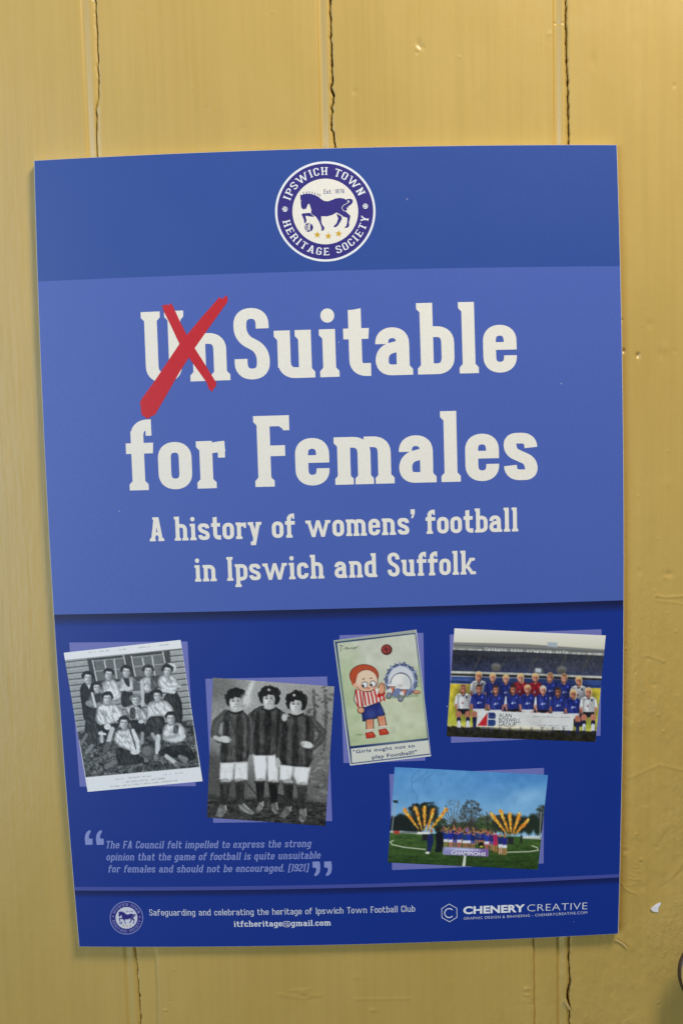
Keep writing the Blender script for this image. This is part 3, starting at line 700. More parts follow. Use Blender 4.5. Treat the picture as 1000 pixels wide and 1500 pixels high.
# crest
def crest(cx, cy, r, name, ring_ink, disc_ink, full):
    """round club crest, centre and radius in the frame; rot: the picture's own small tilt"""
    tilt = math.radians(-1.6) if full else 0.03
    def at(x, y):      # crest units: 100 = outer radius, y up
        c, s = math.cos(tilt), math.sin(tilt); X_, Y_ = x * c + y * s, -x * s + y * c
        return (cx + X_ * r / 100, cy - Y_ * r / 100)
    def at_poly(p): return [at(*q) for q in p]
    ringo = flat_px(name, [(at_poly(circ(0, 0, 100, n=96)), 1), (at_poly(circ(0, 0, 95.6, n=96)), -1)], ring_ink, poster, 0.10)
    k = ringo
    flat_px('navy_ring', [(at_poly(circ(0, 0, 95.6, n=96)), 1), (at_poly(circ(0, 0, 65.5, n=96)), -1)], ink('navy_ink', C_NAVY), k, 0.10)
    flat_px('centre_disc', [(at_poly(circ(0, 0, 65.5, n=96)), 1)], disc_ink, k, 0.10)
    # horse, traced in a 1000 wide view of the disc
    S = 9.524
    def hz(p): return at_poly([((425 + x / S - 476.2) * 100 / 73.2, -(270 + y / S - 309.7) * 100 / 73.2) for x, y in p])
    body = [(145,128),(165,142),(185,130),(240,122),(300,128),(350,145),(400,172),(440,208),(480,232),(530,238),(580,222),(640,200),(700,195),(750,205),(780,222),(800,214),(840,210),(866,222),(877,245),(862,278),(832,303),(806,318),(812,340),(800,362),(782,368),(772,380),(790,405),(833,445),(830,480),(812,540),(816,580),(795,612),(755,616),(750,603),(775,585),(788,530),(792,475),(730,455),(690,430),(640,400),(580,430),(510,447),(430,442),(428,520),(440,560),(470,600),(462,635),(430,648),(423,638),(432,615),(420,575),(395,510),(350,440),(310,448),(215,430),(210,440),(225,490),(215,530),(195,535),(190,500),(175,450),(155,410),(175,395),(270,392),(290,395),(295,350),(280,300),(268,262),(250,270),(235,305),(225,320),(228,345),(212,328),(195,345),(175,335),(155,310),(150,240)]
    leg = [(640,410),(665,480),(640,545),(600,585),(600,600),(630,600),(665,570),(716,490),(712,455),(690,438)]
    tailgap = [(797,232),(828,238),(822,262),(800,252)]
    def ln(p, w): return [([(a[0] , a[1]) for a in q], -1) for q, s in stroke(rounded(p, 14), w, w)]
    cuts = [(tailgap, -1)] + ln([(822, 258), (740, 300), (716, 335), (740, 375), (785, 388)], 8) + ln([(636, 398), (680, 418), (730, 452)], 7) + ln([(285, 392), (305, 420), (345, 446)], 7) + [(circ(157, 222, 6), -1), (circ(797, 345, 11, 17), -1)]
    flat_px('horse', [(hz(p), s) for p, s in [(body, 1), (leg, 1)] + cuts] + [(hz([(x - 5, y - 14), (x + 5, y - 14), (x + 6 + 3, y + 14), (x - 1, y + 14)]), 1) for x, y in ((190,110),(232,107),(271,106),(312,111),(352,124),(388,137),(417,150))], ink('navy_ink', C_NAVY), k, 0.15)
    st = []
    for dy in (-34, -10, 14, 36): st += [(q, -1) for q, s in stroke([(190, 612 + dy), (252, 590 + dy * .9), (262, 560 + dy)], 9, 9)]
    st += [(q, -1) for q, s in stroke(rounded([(280, 540), (262, 590), (270, 650)], 20), 9, 9)]
    flat_px('football', [(hz(circ(252, 594, 61, n=28)), 1)] + [(hz(p), s) for p, s in st], ink('navy_ink', C_NAVY), k, 0.15)
    for x, y in ((367, 700), (520, 722), (665, 692)):
        flat_px('star', [(hz([(x + (50 if i % 2 == 0 else 22) * math.sin(i * math.pi / 5 + .1), y - (50 if i % 2 == 0 else 22) * math.cos(i * math.pi / 5 + .1)) for i in range(10)]), 1)], ink('gold_ink', (212, 168, 28)), k, 0.15)
    # lettering round the ring
    CR = dict(W=12.5, H=11.0, c=20, s=5.5, X=70.0)
    items = []
    def arc_text(text, a0, a1, rad, cap, inside):
        nonlocal items
        V, Fc, wd = set_line(text, CR, 16, 60)
        sy = cap / 100.0
        th = a0 + (a1 - a0) * V[:, 0] / wd
        rr = rad + V[:, 1] * sy if not inside else rad + cap - V[:, 1] * sy
        x, y = rr * np.sin(th), rr * np.cos(th)
        items.append((np.array([at(a, b) for a, b in zip(x, y)]), Fc))
    arc_text('IPSWICH TOWN', math.radians(-71), math.radians(67), 73, 15.5, False)
    arc_text('HERITAGE SOCIETY', math.radians(-101), math.radians(-262), 72.5, 15.0, True)
    V = np.concatenate([i[0] for i in items]); Fc = np.concatenate([items[0][1], items[1][1] + len(items[0][0])])
    mesh_obj('crest_lettering', mm3(px2mm(V), 0.16), Fc, ring_ink, k)
    for a in (-85, 84):
        x, y = 80.5 * math.sin(math.radians(a)), 80.5 * math.cos(math.radians(a))
        cut = [(at_poly([(x - 5, y + d), (x + 5, y + d + 2.4), (x + 5, y + d + 3.4), (x - 5, y + d + 1)]), -1) for d in (-4, -1, 2)]
        flat_px('ball_emblem', [(at_poly(circ(x, y, 5.4, n=18)), 1)] + cut, ring_ink, k, 0.16)
    V, Fc, wd = set_line('Est. 1878', dict(W=12, H=11, c=22, s=4, X=68.0), 16, 70)
    L, R_ = hz([(474, 131), (757, 131)]); e = np.array(R_) - np.array(L); ln_ = np.linalg.norm(e); e /= ln_
    P = np.array(L) + np.outer(V[:, 0] * ln_ / wd, e) + np.outer(V[:, 1] / 100 * 6.3 * r / 73.2, [e[1], -e[0]])
    mesh_obj('date_lettering', mm3(px2mm(P), 0.15), Fc, ink('navy_ink', C_NAVY), k)
    return ringo
crest(476.3, 309.8, 73.4, 'crest', WHITE, CREAM, True)
crest(185.6, 1344.4, 24.3, 'crest', PALE, ink('cool_white_ink', (215, 216, 228)), False)

# designer's mark in the bottom right-hand corner
hx = [(657.7 + 13.2 * math.sin(math.radians(60 * i - 1.5)), 1337.2 - 13.6 * math.cos(math.radians(60 * i - 1.5))) for i in range(6)]
hx2 = [(657.7 + (x - 657.7) * .93, 1337.2 + (y - 1337.2) * .93) for x, y in hx]
arc = [(657.4 + 6.6 * math.cos(math.radians(a)), 1337.4 - 6.6 * math.sin(math.radians(a))) for a in range(42, 322, 12)]
flat_px('hexagon_emblem', [(hx, 1), (hx2, -1)] + [(q, 1) for q, s in stroke(arc, 1.3, 1.3)], WHITE, poster, 0.12)
lines_obj('designer_lettering', [place_sans('CHENERY', (678, 1338.6), (768.3, 1335.2), 11.8, .035, 1.02), place_sans('CREATIVE', (771.6, 1335.1), (859.4, 1331.8), 11.8, -.017, 1.04),
                                 place_sans('GRAPHIC DESIGN & BRANDING - CHENERYCREATIVE.COM', (678.8, 1347.2), (859, 1338.4), 4.4, -.012, 1.1)], WHITE, poster, 0.12)
# ------------------------------------------------------------------ the five printed photographs
class Canvas:
    """small software painter; coordinates are those of a 1000 wide enlargement of the print"""
    def __init__(s, h, q, col=(255, 255, 255)):
        s.q = q; s.w, s.h = int(1000 * q), int(h * q); s.a = np.empty((s.h, s.w, 3)); s.a[:] = col
        s.yy, s.xx = np.mgrid[0:s.h, 0:s.w]; s.X, s.Y = (s.xx + .5) / q, (s.yy + .5) / q
    def _mix(s, m, sl, col, al):
        m = (m * al)[..., None]; c = np.asarray(col, float)
        if c.ndim == 3: c = c[sl]
        s.a[sl] = s.a[sl] * (1 - m) + c * m
    def _bb(s, x0, y0, x1, y1, pad):
        q = s.q; return (slice(max(0, int((y0 - pad) * q)), max(0, min(s.h, int((y1 + pad) * q) + 2))), slice(max(0, int((x0 - pad) * q)), max(0, min(s.w, int((x1 + pad) * q) + 2))))
    def poly(s, pts, col, soft=5.0, al=1.0):
        P = np.array(pts, float); sl = s._bb(*P.min(0), *P.max(0), soft + 2); X, Y = s.X[sl], s.Y[sl]
        if X.size == 0: return
        ins = np.zeros(X.shape, bool); d2 = np.full(X.shape, 1e12)
        for i in range(len(P)):
            (x0, y0), (x1, y1) = P[i], P[(i + 1) % len(P)]
            if y0 != y1:
                ins ^= ((y0 > Y) != (y1 > Y)) & (X < (x1 - x0) * (Y - y0) / (y1 - y0) + x0)
            L2 = (x1 - x0) ** 2 + (y1 - y0) ** 2 + 1e-9
            t = np.clip(((X - x0) * (x1 - x0) + (Y - y0) * (y1 - y0)) / L2, 0, 1)
            d2 = np.minimum(d2, (X - x0 - t * (x1 - x0)) ** 2 + (Y - y0 - t * (y1 - y0)) ** 2)
        d = np.sqrt(d2) * np.where(ins, 1, -1)
        s._mix(np.clip(d / soft + .5, 0, 1), sl, col, al)
    def ell(s, cx, cy, rx, ry, col, ang=0, soft=5.0, al=1.0):
        r = max(rx, ry); sl = s._bb(cx - r, cy - r, cx + r, cy + r, soft); X, Y = s.X[sl] - cx, s.Y[sl] - cy
        c, n = math.cos(math.radians(ang)), math.sin(math.radians(ang)); u, v = X * c + Y * n, -X * n + Y * c
        k = np.sqrt((u / rx) ** 2 + (v / ry) ** 2); d = (1 - k) * min(rx, ry)
        s._mix(np.clip(d / soft + .5, 0, 1), sl, col, al)
    def line(s, pts, w, col, soft=4.0, al=1.0):
        P = np.array(pts, float); sl = s._bb(*P.min(0), *P.max(0), w + soft); X, Y = s.X[sl], s.Y[sl]
        if X.size == 0: return
        d2 = np.full(X.shape, 1e12)
        for (x0, y0), (x1, y1) in zip(P[:-1], P[1:]):
            t = np.clip(((X - x0) * (x1 - x0) + (Y - y0) * (y1 - y0)) / ((x1 - x0) ** 2 + (y1 - y0) ** 2 + 1e-9), 0, 1)
            d2 = np.minimum(d2, (X - x0 - t * (x1 - x0)) ** 2 + (Y - y0 - t * (y1 - y0)) ** 2)
        s._mix(np.clip((w / 2 - np.sqrt(d2)) / soft + .5, 0, 1), sl, col, al)
    def grad(s, pts, c0, c1, y0, y1, x0=None, x1=None):
        t = np.clip((s.Y - y0) / (y1 - y0), 0, 1) if x0 is None else np.clip((s.X - x0) / (x1 - x0), 0, 1)
        s.poly(pts, np.asarray(c0, float) * (1 - t[..., None]) + np.asarray(c1, float) * t[..., None], 3)
    def speckle(s, pts, amp, size, seed, soft=8, tint=(1, 1, 1), sq=1.0):
        n = VNoise(seed); v = n(s.X / size, s.Y / size * sq) + .5 * n(s.X / size * 2.1 + 31, s.Y / size * 2.1 * sq)
        s.poly(pts, np.clip(s.a + (v * amp)[..., None] * np.array(tint, float), 0, 255), soft)
    def folds(s, pts, amp, seed, ang=75, size=16):
        """cloth folds inside a shape"""
        a = math.radians(ang); u = s.X * math.sin(a) - s.Y * math.cos(a); v = s.X * math.cos(a) + s.Y * math.sin(a)
        n = VNoise(seed); k = n(u / size, v / (size * 4)); s.poly(pts, np.clip(s.a + (k * amp)[..., None], 0, 255), 8)
    def edge(s, pts, wd, amt):
        """darken a shape towards its own outline: printed shading of a rounded form"""
        P = np.array(pts, float); sl = s._bb(*P.min(0), *P.max(0), 2); X, Y = s.X[sl], s.Y[sl]
        if X.size == 0: return
        ins = np.zeros(X.shape, bool); d2 = np.full(X.shape, 1e12)
        for i in range(len(P)):
            (x0, y0), (x1, y1) = P[i], P[(i + 1) % len(P)]
            if y0 != y1: ins ^= ((y0 > Y) != (y1 > Y)) & (X < (x1 - x0) * (Y - y0) / (y1 - y0) + x0)
            t = np.clip(((X - x0) * (x1 - x0) + (Y - y0) * (y1 - y0)) / ((x1 - x0) ** 2 + (y1 - y0) ** 2 + 1e-9), 0, 1)
            d2 = np.minimum(d2, (X - x0 - t * (x1 - x0)) ** 2 + (Y - y0 - t * (y1 - y0)) ** 2)
        s._mix(np.where(ins, np.clip(1 - np.sqrt(d2) / wd, 0, 1) ** 1.3, 0), sl, (20, 20, 22), amt)
    def blur(s, n=1):
        for _ in range(n):
            p = np.pad(s.a, ((1, 1), (1, 1), (0, 0)), 'edge'); s.a = (p[:-2, 1:-1] + p[2:, 1:-1] + p[1:-1, :-2] + p[1:-1, 2:] + 2 * p[1:-1, 1:-1]) / 6
    def at(s, x, y):
        fx, fy = np.clip(x * s.q - .5, 0, s.w - 1.001), np.clip(y * s.q - .5, 0, s.h - 1.001); xi, yi = fx.astype(int), fy.astype(int); fx, fy = (fx - xi)[..., None], (fy - yi)[..., None]
        A = s.a; return (A[yi, xi] * (1 - fx) + A[yi, xi + 1] * fx) * (1 - fy) + (A[yi + 1, xi] * (1 - fx) + A[yi + 1, xi + 1] * fx) * fy

def print_photo(name, label, cv, corners, ox, oy, sc, gain, back, off=0.12, shade=True):
    c = [np.array(p, float) for p in corners]          # TL TR BR BL in canvas coordinates
    wpx, hpx = np.linalg.norm(c[1] - c[0]) / sc, np.linalg.norm(c[3] - c[0]) / sc
    nu, nv = int(wpx * 1.35), int(hpx * 1.35)
    u = np.linspace(0, 1, nu)[None, :, None]; v = np.linspace(0, 1, nv)[:, None, None]
    P = (c[0] * (1 - u) + c[1] * u) * (1 - v) + (c[3] * (1 - u) + c[2] * u) * v
    ins = P.copy()
    rgb = srgb(np.clip(cv.at(ins[..., 0], ins[..., 1]), 0, 255)) * gain
    px = np.stack([ox + P[..., 0] / sc, oy + P[..., 1] / sc], -1).reshape(-1, 2)
    o = mesh_obj(name, mm3(px2mm(px), off), grid_faces(nv, nu), attr_ink(), poster, colours=np.clip(rgb.reshape(-1, 3), 0, .88))
    tag(o, label)
    bq = [px2mm(np.array([ox + x / sc, oy + y / sc])) for x, y in back]
    quad_mm('photo_mount', bq, ink('mauve_ink', C_MAUVE), o, off - .04, 12, 12)
    return o
def smooth(p, n=2):
    p = [tuple(q) for q in p]
    for _ in range(n):
        o = []
        for a, b in zip(p, p[1:] + p[:1]):
            o += [(a[0] * .8 + b[0] * .2, a[1] * .8 + b[1] * .2), (a[0] * .2 + b[0] * .8, a[1] * .2 + b[1] * .8)]
        p = o
    return p
def creases(cv, p, col, n, seed, ln=34, al=.35):
    r = random.Random(seed); xs = [q[0] for q in p]; ys = [q[1] for q in p]; cx, cy = sum(xs) / len(xs), sum(ys) / len(ys)
    for _ in range(n):
        q = r.choice(p); t = r.uniform(.15, .8); x, y = cx + (q[0] - cx) * t, cy + (q[1] - cy) * t; a = r.uniform(.9, 2.2); l = r.uniform(.5, 1) * ln * .5
        cv.line([(x - l * math.cos(a), y - l * math.sin(a)), (x + 3, y + 2), (x + l * math.cos(a + .3), y + l * math.sin(a + .3))], r.uniform(3, 6), col, 5, al)
G = lambda v: (v, v + 3, v + 1)
def scribble(cv, x0, y0, x1, y1, col, seed, h=7, al=.8):
    r = random.Random(seed); t = 0.0; ln = math.hypot(x1 - x0, y1 - y0); step = 7 / ln
    while t < 1:
        if r.random() < .84:
            x, y = x0 + (x1 - x0) * t, y0 + (y1 - y0) * t; k = r.choice((.6, 1, 1))
            cv.line([(x, y), (x + r.uniform(-2, 3), y - h * k)], 2.6, col, 2.5, al)
            if r.random() < .5: cv.line([(x, y - h * r.random()), (x + 5, y - h * r.random())], 2.2, col, 2.5, al)
        t += step

# --- 1: sepia-grey team of women outside a boarded house
cv = Canvas(1087, .62, (236, 238, 238))
fr = [(66, 203), (809, 128), (924, 884), (200, 950)]
cv.poly(fr, G(118), 3)
def L4(u, v):
    a = np.array(fr, float); p = (a[0] * (1 - u) + a[1] * u) * (1 - v) + (a[3] * (1 - u) + a[2] * u) * v; return tuple(p)
cv.grad([L4(0, 0), L4(1, 0), L4(1, .64), L4(0, .64)], G(150), G(134), 150, 700)
for i in range(14):
    v = .02 + i * .05
    cv.line([L4(0, v), L4(1, v - .012)], 7, G(62), 5); cv.line([L4(0, v + .010), L4(1, v - .002)], 8, G(170), 7, .6)
cv.poly([(208, 195), (500, 168), (512, 330), (240, 360)], G(58), 5); cv.poly([(440, 172), (735, 145), (750, 330), (520, 340)], G(62), 5)
cv.poly([(255, 212), (435, 193), (460, 320), (275, 335)], G(96), 6); cv.poly([(500, 185), (690, 168), (705, 300), (520, 310)], G(100), 6)
for a, b in (((243, 205), (270, 335)), ((440, 175), (458, 260)), ((318, 205), (330, 270)), ((380, 200), (397, 320)), ((490, 180), (515, 305)), ((560, 190), (575, 260)), ((622, 180), (640, 300)), ((690, 150), (703, 220))):
    cv.line([a, b], 8, G(185), 4)
for a, b in (((246, 210), (440, 190)), ((497, 186), (690, 166)), ((262, 275), (450, 258)), ((510, 245), (700, 228))): cv.line([a, b], 6, G(165), 4, .8)
gr = [(150, 660), (240, 640), (880, 590), (922, 884), (200, 950), (170, 760)]
cv.poly(gr, G(70), 8); cv.speckle(gr, 42, 9, 5); cv.speckle(gr, 26, 30, 6)
cv.poly([(150, 672), (840, 600), (842, 640), (152, 712)], G(38), 14, .8)
SK, DK, LT, MD = G(176), G(30), G(205), G(100)
def face(x, y, rx, ry, hair, hw=1.28, tilt=0, lit=1):
    r = random.Random(int(x * 7 + y)); tilt = tilt or r.uniform(-10, 10); c, n = math.cos(math.radians(tilt)), math.sin(math.radians(tilt))
    def T_(u, v): return (x + (u * c - v * n) * rx, y + (u * n + v * c) * ry)
    cv.poly([(x - rx * .45, y + ry * .5), (x + rx * .5, y + ry * .5), (x + rx * .6, y + ry * 1.35), (x - rx * .55, y + ry * 1.35)], G(128), 8)
    for k in range(16):
        a = r.uniform(2.9, 6.5); cv.ell(x + rx * hw * .98 * math.cos(a), y - ry * .3 + ry * .88 * math.sin(a), r.uniform(4, 9), r.uniform(4, 8), hair, 0, 5)
    cv.ell(x + 2, y - ry * .36, rx * hw, ry * .92, hair, tilt, 6)
    cv.ell(x, y + 2, rx * .94, ry, G(158), tilt, 6); cv.ell(*T_(-.2 * lit, .05), rx * .6, ry * .72, G(200), tilt, 14); cv.ell(*T_(-.1, -.42), rx * .5, ry * .24, G(212), tilt, 10, .6)
    cv.ell(*T_(.05, -1.02), rx * 1.0, ry * .34, hair, tilt + r.uniform(-14, 14), 6)
    for d in (-.4, .4): cv.ell(*T_(d, -.16), rx * .26, ry * .13, G(112), tilt, 8, .9); cv.ell(*T_(d, -.12), rx * .13, ry * .06, G(58), tilt, 4, .8)
    cv.line([T_(.03, -.1), T_(.1, .2)], 4, G(150), 6, .7); cv.ell(*T_(.02, .26), rx * .2, ry * .08, G(112), tilt, 6, .8); cv.ell(*T_(0, .54), rx * .3, ry * .08, G(108), tilt, 6, .85); cv.ell(*T_(0, .74), rx * .22, ry * .06, G(146), tilt, 6, .6)
    cv.ell(*T_(.68 * lit, .3), rx * .36, ry * .62, G(104), tilt, 14, .6)
def cloth(p, c, amp=30, seed=1, ang=75):
    p = smooth(p); cv.poly(p, c, 5); cv.folds(p, amp * 1.0, seed, ang, 8); cv.folds(p, amp * .7, seed + 50, ang - 50, 18); cv.edge(p, 22, .5); creases(cv, p, G(max(10, int(c[0] * .45))), 9, seed, 40, .5); creases(cv, p, G(min(240, int(c[0] * 1.2))), 6, seed + 9, 34, .45)
# back row
cloth([(160,385),(185,350),(208,342),(245,352),(268,400),(258,520),(246,590),(188,592),(176,500)], G(34), 14, 2); cv.poly([(203,350),(233,348),(222,392)], LT); face(213, 318, 24, 33, DK, 1.5)
cloth([(300,352),(330,326),(385,326),(424,396),(430,450),(384,474),(310,442),(296,390)], G(202), 40, 3); face(345, 297, 24, 31, G(34))
cloth([(425,400),(500,395),(510,500),(425,505)], G(46), 16, 8); cloth([(415,330),(440,308),(512,310),(508,398),(470,408),(418,392)], G(206), 36, 4); cv.poly([(436,318),(474,312),(484,385),(455,360)], G(44)); cv.poly([(500,330),(550,350),(545,400),(500,400)], G(88)); cv.line([(425,392),(490,380)], 18, G(190), 8); face(458, 278, 24, 31, G(32))
cloth([(568,408),(660,396),(650,500),(575,490)], G(42), 14, 9); cloth([(545,330),(582,306),(614,305),(617,412),(568,412),(546,362)], G(202), 34, 5); cloth([(612,305),(662,312),(664,392),(617,408)], G(92), 22, 6); cv.line([(556,345),(562,420),(560,490)], 21, G(180), 8); face(597, 274, 24, 31, G(50), 1.4)
cloth([(700,420),(778,398),(812,470),(818,605),(735,612),(690,500)], G(44), 20, 10); cloth([(662,312),(700,296),(762,300),(808,372),(776,404),(752,424),(688,405),(656,352)], G(200), 44, 7, 50); cv.line([(690,395),(760,408)], 20, G(196), 8); cv.line([(798,370),(730,372)], 17, G(172), 8); cv.ell(742, 252, 34, 30, G(190), 20); face(720, 273, 24, 31, G(36), 1.4)
# second row
cloth([(222,425),(262,405),(302,410),(312,480),(282,518),(205,502)], G(120), 40, 11); cv.poly([(254,420),(294,410),(292,470),(262,476)], G(44)); cv.line([(240,415),(262,500)], 14, G(200), 7); cloth([(200,562),(232,520),(298,505),(300,620),(262,740),(215,752),(190,690)], G(50), 22, 12); cv.ell(222, 480, 24, 18, G(130)); cv.line([(170,735),(205,680)], 20, G(105), 8); cv.line([(240,748),(205,792)], 22, G(120), 8); face(271, 380, 22, 28, G(34))
cloth([(590,480),(640,456),(720,460),(768,532),(712,572),(650,560),(610,572),(582,602)], G(204), 44, 13, 60); cloth([(600,562),(702,560),(704,640),(690,672),(640,690),(600,682),(570,640)], G(46), 22, 14); cv.line([(660,690),(655,790)], 30, G(190), 9); cv.line([(625,675),(640,705)], 22, G(150), 8); cv.ell(645, 825, 15, 22, G(110)); face(655, 434, 24, 32, G(36))
cloth([(446,510),(490,486),(552,490),(598,562),(574,602),(480,582)], G(176), 40, 15); cloth([(480,508),(515,502),(518,578),(480,578)], G(84), 20, 16); cv.poly([(520,492),(550,490),(552,515)], G(40)); cloth([(472,582),(576,592),(572,672),(500,652)], G(40), 16, 17); cv.line([(560,670),(558,730)], 22, G(140), 8); cv.ell(552, 596, 18, 12, G(190)); face(517, 462, 24, 30, G(110), 1.4)
cloth([(270,502),(312,480),(392,482),(438,522),(434,602),(372,602),(340,642),(258,602)], G(206), 46, 18, 65); cloth([(278,622),(352,606),(344,682),(300,692)], G(36), 14, 19); cv.poly([(352,610),(420,604),(400,640),(360,640)], G(36)); cv.line([(368,642),(345,725)], 30, G(184), 9); cv.poly([(332,722),(360,725),(350,770),(325,792),(306,785)], G(86)); cv.line([(300,665),(302,720)], 22, G(170), 8); cv.poly([(280,660),(330,670),(330,682),(280,678)], G(205)); cv.ell(338, 628, 22, 20, G(198)); face(338, 450, 26, 34, G(34))
# front row
cloth([(386,752),(480,780),(578,832),(560,866),(400,872)], G(40), 22, 20); cloth([(384,664),(420,640),(502,640),(552,722),(546,802),(480,782),(378,736)], G(206), 52, 21, 55); cv.line([(470,620),(500,700),(520,770)], 10, G(70), 6); cv.line([(500,650),(530,720),(532,790)], 20, G(200), 8); cv.ell(510, 790, 26, 16, G(196)); cv.line([(330,882),(385,852)], 30, G(104), 10); face(442, 606, 26, 34, G(34), 1.4)
cv.ell(598, 790, 43, 41, G(70)); cv.ell(590, 780, 32, 30, G(102), 0, 25)
cloth([(660,782),(720,752),(852,742),(908,822),(862,852),(750,822),(664,812)], G(36), 20, 22); cloth([(690,632),(720,606),(802,600),(840,652),(832,722),(750,736),(690,712)], G(204), 40, 23); cloth([(755,622),(792,616),(788,672),(757,672)], G(96), 20, 24); cv.line([(700,700),(770,690)], 22, G(150), 9); cv.line([(825,690),(760,712)], 22, G(194), 9); cv.line([(712,815),(775,862)], 26, G(180), 9); cv.line([(800,820),(838,835)], 28, G(120), 9); cv.line([(775,862),(850,872)], 20, G(90), 9); face(741, 577, 26, 34, G(34), 1.3)
cv.speckle(fr, 9, 7, 31); cv.speckle(fr, 10, 4, 32); cv.blur(1)
for i, (x, y) in enumerate(((210,161),(288,152),(395,143),(535,128),(667,114))): scribble(cv, x, y, x + (62 if i != 3 else 74), y - 6, G(110), i)
for i, (x, y, w) in enumerate(((390,967,55),(470,957,70),(562,950,55),(690,938,55),(768,930,55))): scribble(cv, x, y, x + w, y - 6, G(110), 10 + i)
scribble(cv, 432, 986, 700, 962, G(105), 20, 9); scribble(cv, 360, 1014, 780, 974, G(110), 21, 8)
print_photo('printed_photo', 'black and white print of twelve women and a ball outside a boarded house', cv, [(60,157),(803,75),(943,975),(212,1043)], 80, 920, 4.348, 1.3, [(95,92),(847,85),(900,1006),(162,1009)])

# --- 2: three women in striped shirts
cv = Canvas(1143, .6, (92, 92, 88)); S2 = lambda v: (v, v - 1, v - 5)
F2 = [(60, 50), (960, 50), (960, 1110), (50, 1110)]
cv.grad(F2, S2(150), S2(98), 60, 820); cv.ell(420, 330, 260, 300, S2(158), 0, 260, .8); cv.ell(130, 120, 160, 120, S2(92), 0, 140, .7)
cv.poly([(50, 560), (330, 700), (330, 900), (50, 900)], S2(80), 60)
r_ = random.Random(4)
for x in (805, 885): cv.line([(x, 150), (x + 10, 330), (x - 5, 560)], 20, S2(76), 14, .8)
for i in range(95):
    x, y = r_.uniform(760, 940), r_.uniform(120, 900); cv.ell(x, y, r_.uniform(8, 26), r_.uniform(4, 11), S2(r_.choice((60, 78, 128, 142))), r_.uniform(-50, 50), 6, .6)
cv.poly([(50, 875), (330, 905), (560, 880), (960, 950), (960, 1110), (50, 1110)], S2(54), 24); cv.speckle([(50,900),(960,940),(960,1110),(50,1110)], 22, 26, 3, sq=2.5)
cv.line([(330, 780), (410, 880)], 8, S2(50), 6); cv.line([(560, 875), (690, 930)], 10, S2(34), 8)
def woman(hx, hy, torso, stripes, shorts, legs, boots, arms, base):
    for p in arms: cv.line(p[0], p[1], S2(base + 3), 10); cv.line([(a + 6, b) for a, b in p[0]], p[1] * .35, S2(base + 26), 14, .6)
    torso = smooth(torso, 1)
    for p in shorts: cv.poly(p, S2(214), 8); cv.folds(p, 14, int(hx), 85, 18); cv.edge(p, 16, .28);  cv.line([p[-1], p[-2]], 7, S2(150), 6, .6)
    for kx, ky, p, tone in legs:
        cv.ell(kx, ky, 34, 26, S2(158), 0, 10); cv.poly(p, S2(tone), 8); cv.folds(p, 16, int(kx), 80, 20)
        cv.line([p[0], p[1]], 14, S2(tone + 22), 10)
    for p in boots:
        cv.poly(p, S2(112), 8); cv.folds(p, 30, 3, 40, 14); cv.line([p[0], p[-1]], 7, S2(60), 6); cv.line([p[1], ((p[1][0] + p[2][0]) / 2, (p[1][1] + p[2][1]) / 2 + 8)], 8, S2(170), 6, .8)
    cv.poly(torso, S2(base + 12), 10)
    for st in stripes: cv.poly(smooth(st, 1), S2(base - 30), 16, .85)
    cv.folds(torso, 14, int(hx) + 1, 88, 14); cv.folds(torso, 10, int(hx) + 9, 20, 30); creases(cv, torso, S2(base - 30), 12, int(hx), 60, .5); creases(cv, torso, S2(base + 40), 10, int(hx) + 4, 50, .3); cv.edge(torso, 30, .5)
    cv.poly([(hx - 26, hy + 30), (hx + 34, hy + 30), (hx + 44, hy + 84), (hx - 40, hy + 84)], S2(168), 8); cv.line([(hx - 46, hy + 78), (hx, hy + 94), (hx + 50, hy + 76)], 14, S2(36), 8)
    rc = random.Random(int(hx))
    for i in range(34):
        a = rc.uniform(2.6, 6.9); cv.ell(hx + 4 + 66 * math.cos(a), hy - 22 + 54 * math.sin(a), rc.uniform(7, 17), rc.uniform(6, 14), S2(rc.choice((24, 30, 44, 58))), rc.uniform(0, 90), 7)
    cv.ell(hx + 4, hy - 26, 66, 54, S2(28), 8, 9); cv.ell(hx + 46, hy + 14, 28, 34, S2(30), 0, 9); cv.ell(hx - 44, hy + 4, 22, 36, S2(30), 0, 9)
    cv.ell(hx, hy + 16, 41, 52, S2(178), 4, 9); cv.ell(hx - 9, hy + 20, 26, 36, S2(204), 0, 24); cv.ell(hx + 14, hy - 36, 34, 17, S2(34), 12, 8); cv.ell(hx - 24, hy - 30, 20, 20, S2(34), -30, 8)
    for d in (-16, 17): cv.ell(hx + d, hy + 4, 12, 8, S2(126), 0, 9, .9); cv.ell(hx + d, hy + 6, 7, 4, S2(62), 0, 5, .85); cv.line([(hx + d - 10, hy - 7), (hx + d + 9, hy - 9)], 4, S2(104), 6)
    cv.ell(hx + 2, hy + 28, 9, 5, S2(134), 0, 7); cv.ell(hx, hy + 56, 14, 5, S2(168), 0, 8, .7)
    cv.line([(hx + 2, hy + 8), (hx + 4, hy + 26)], 5, S2(140), 5); cv.line([(hx - 12, hy + 43), (hx + 13, hy + 42)], 5, S2(118), 5); cv.ell(hx + 27, hy + 24, 14, 30, S2(140), 0, 14, .6)
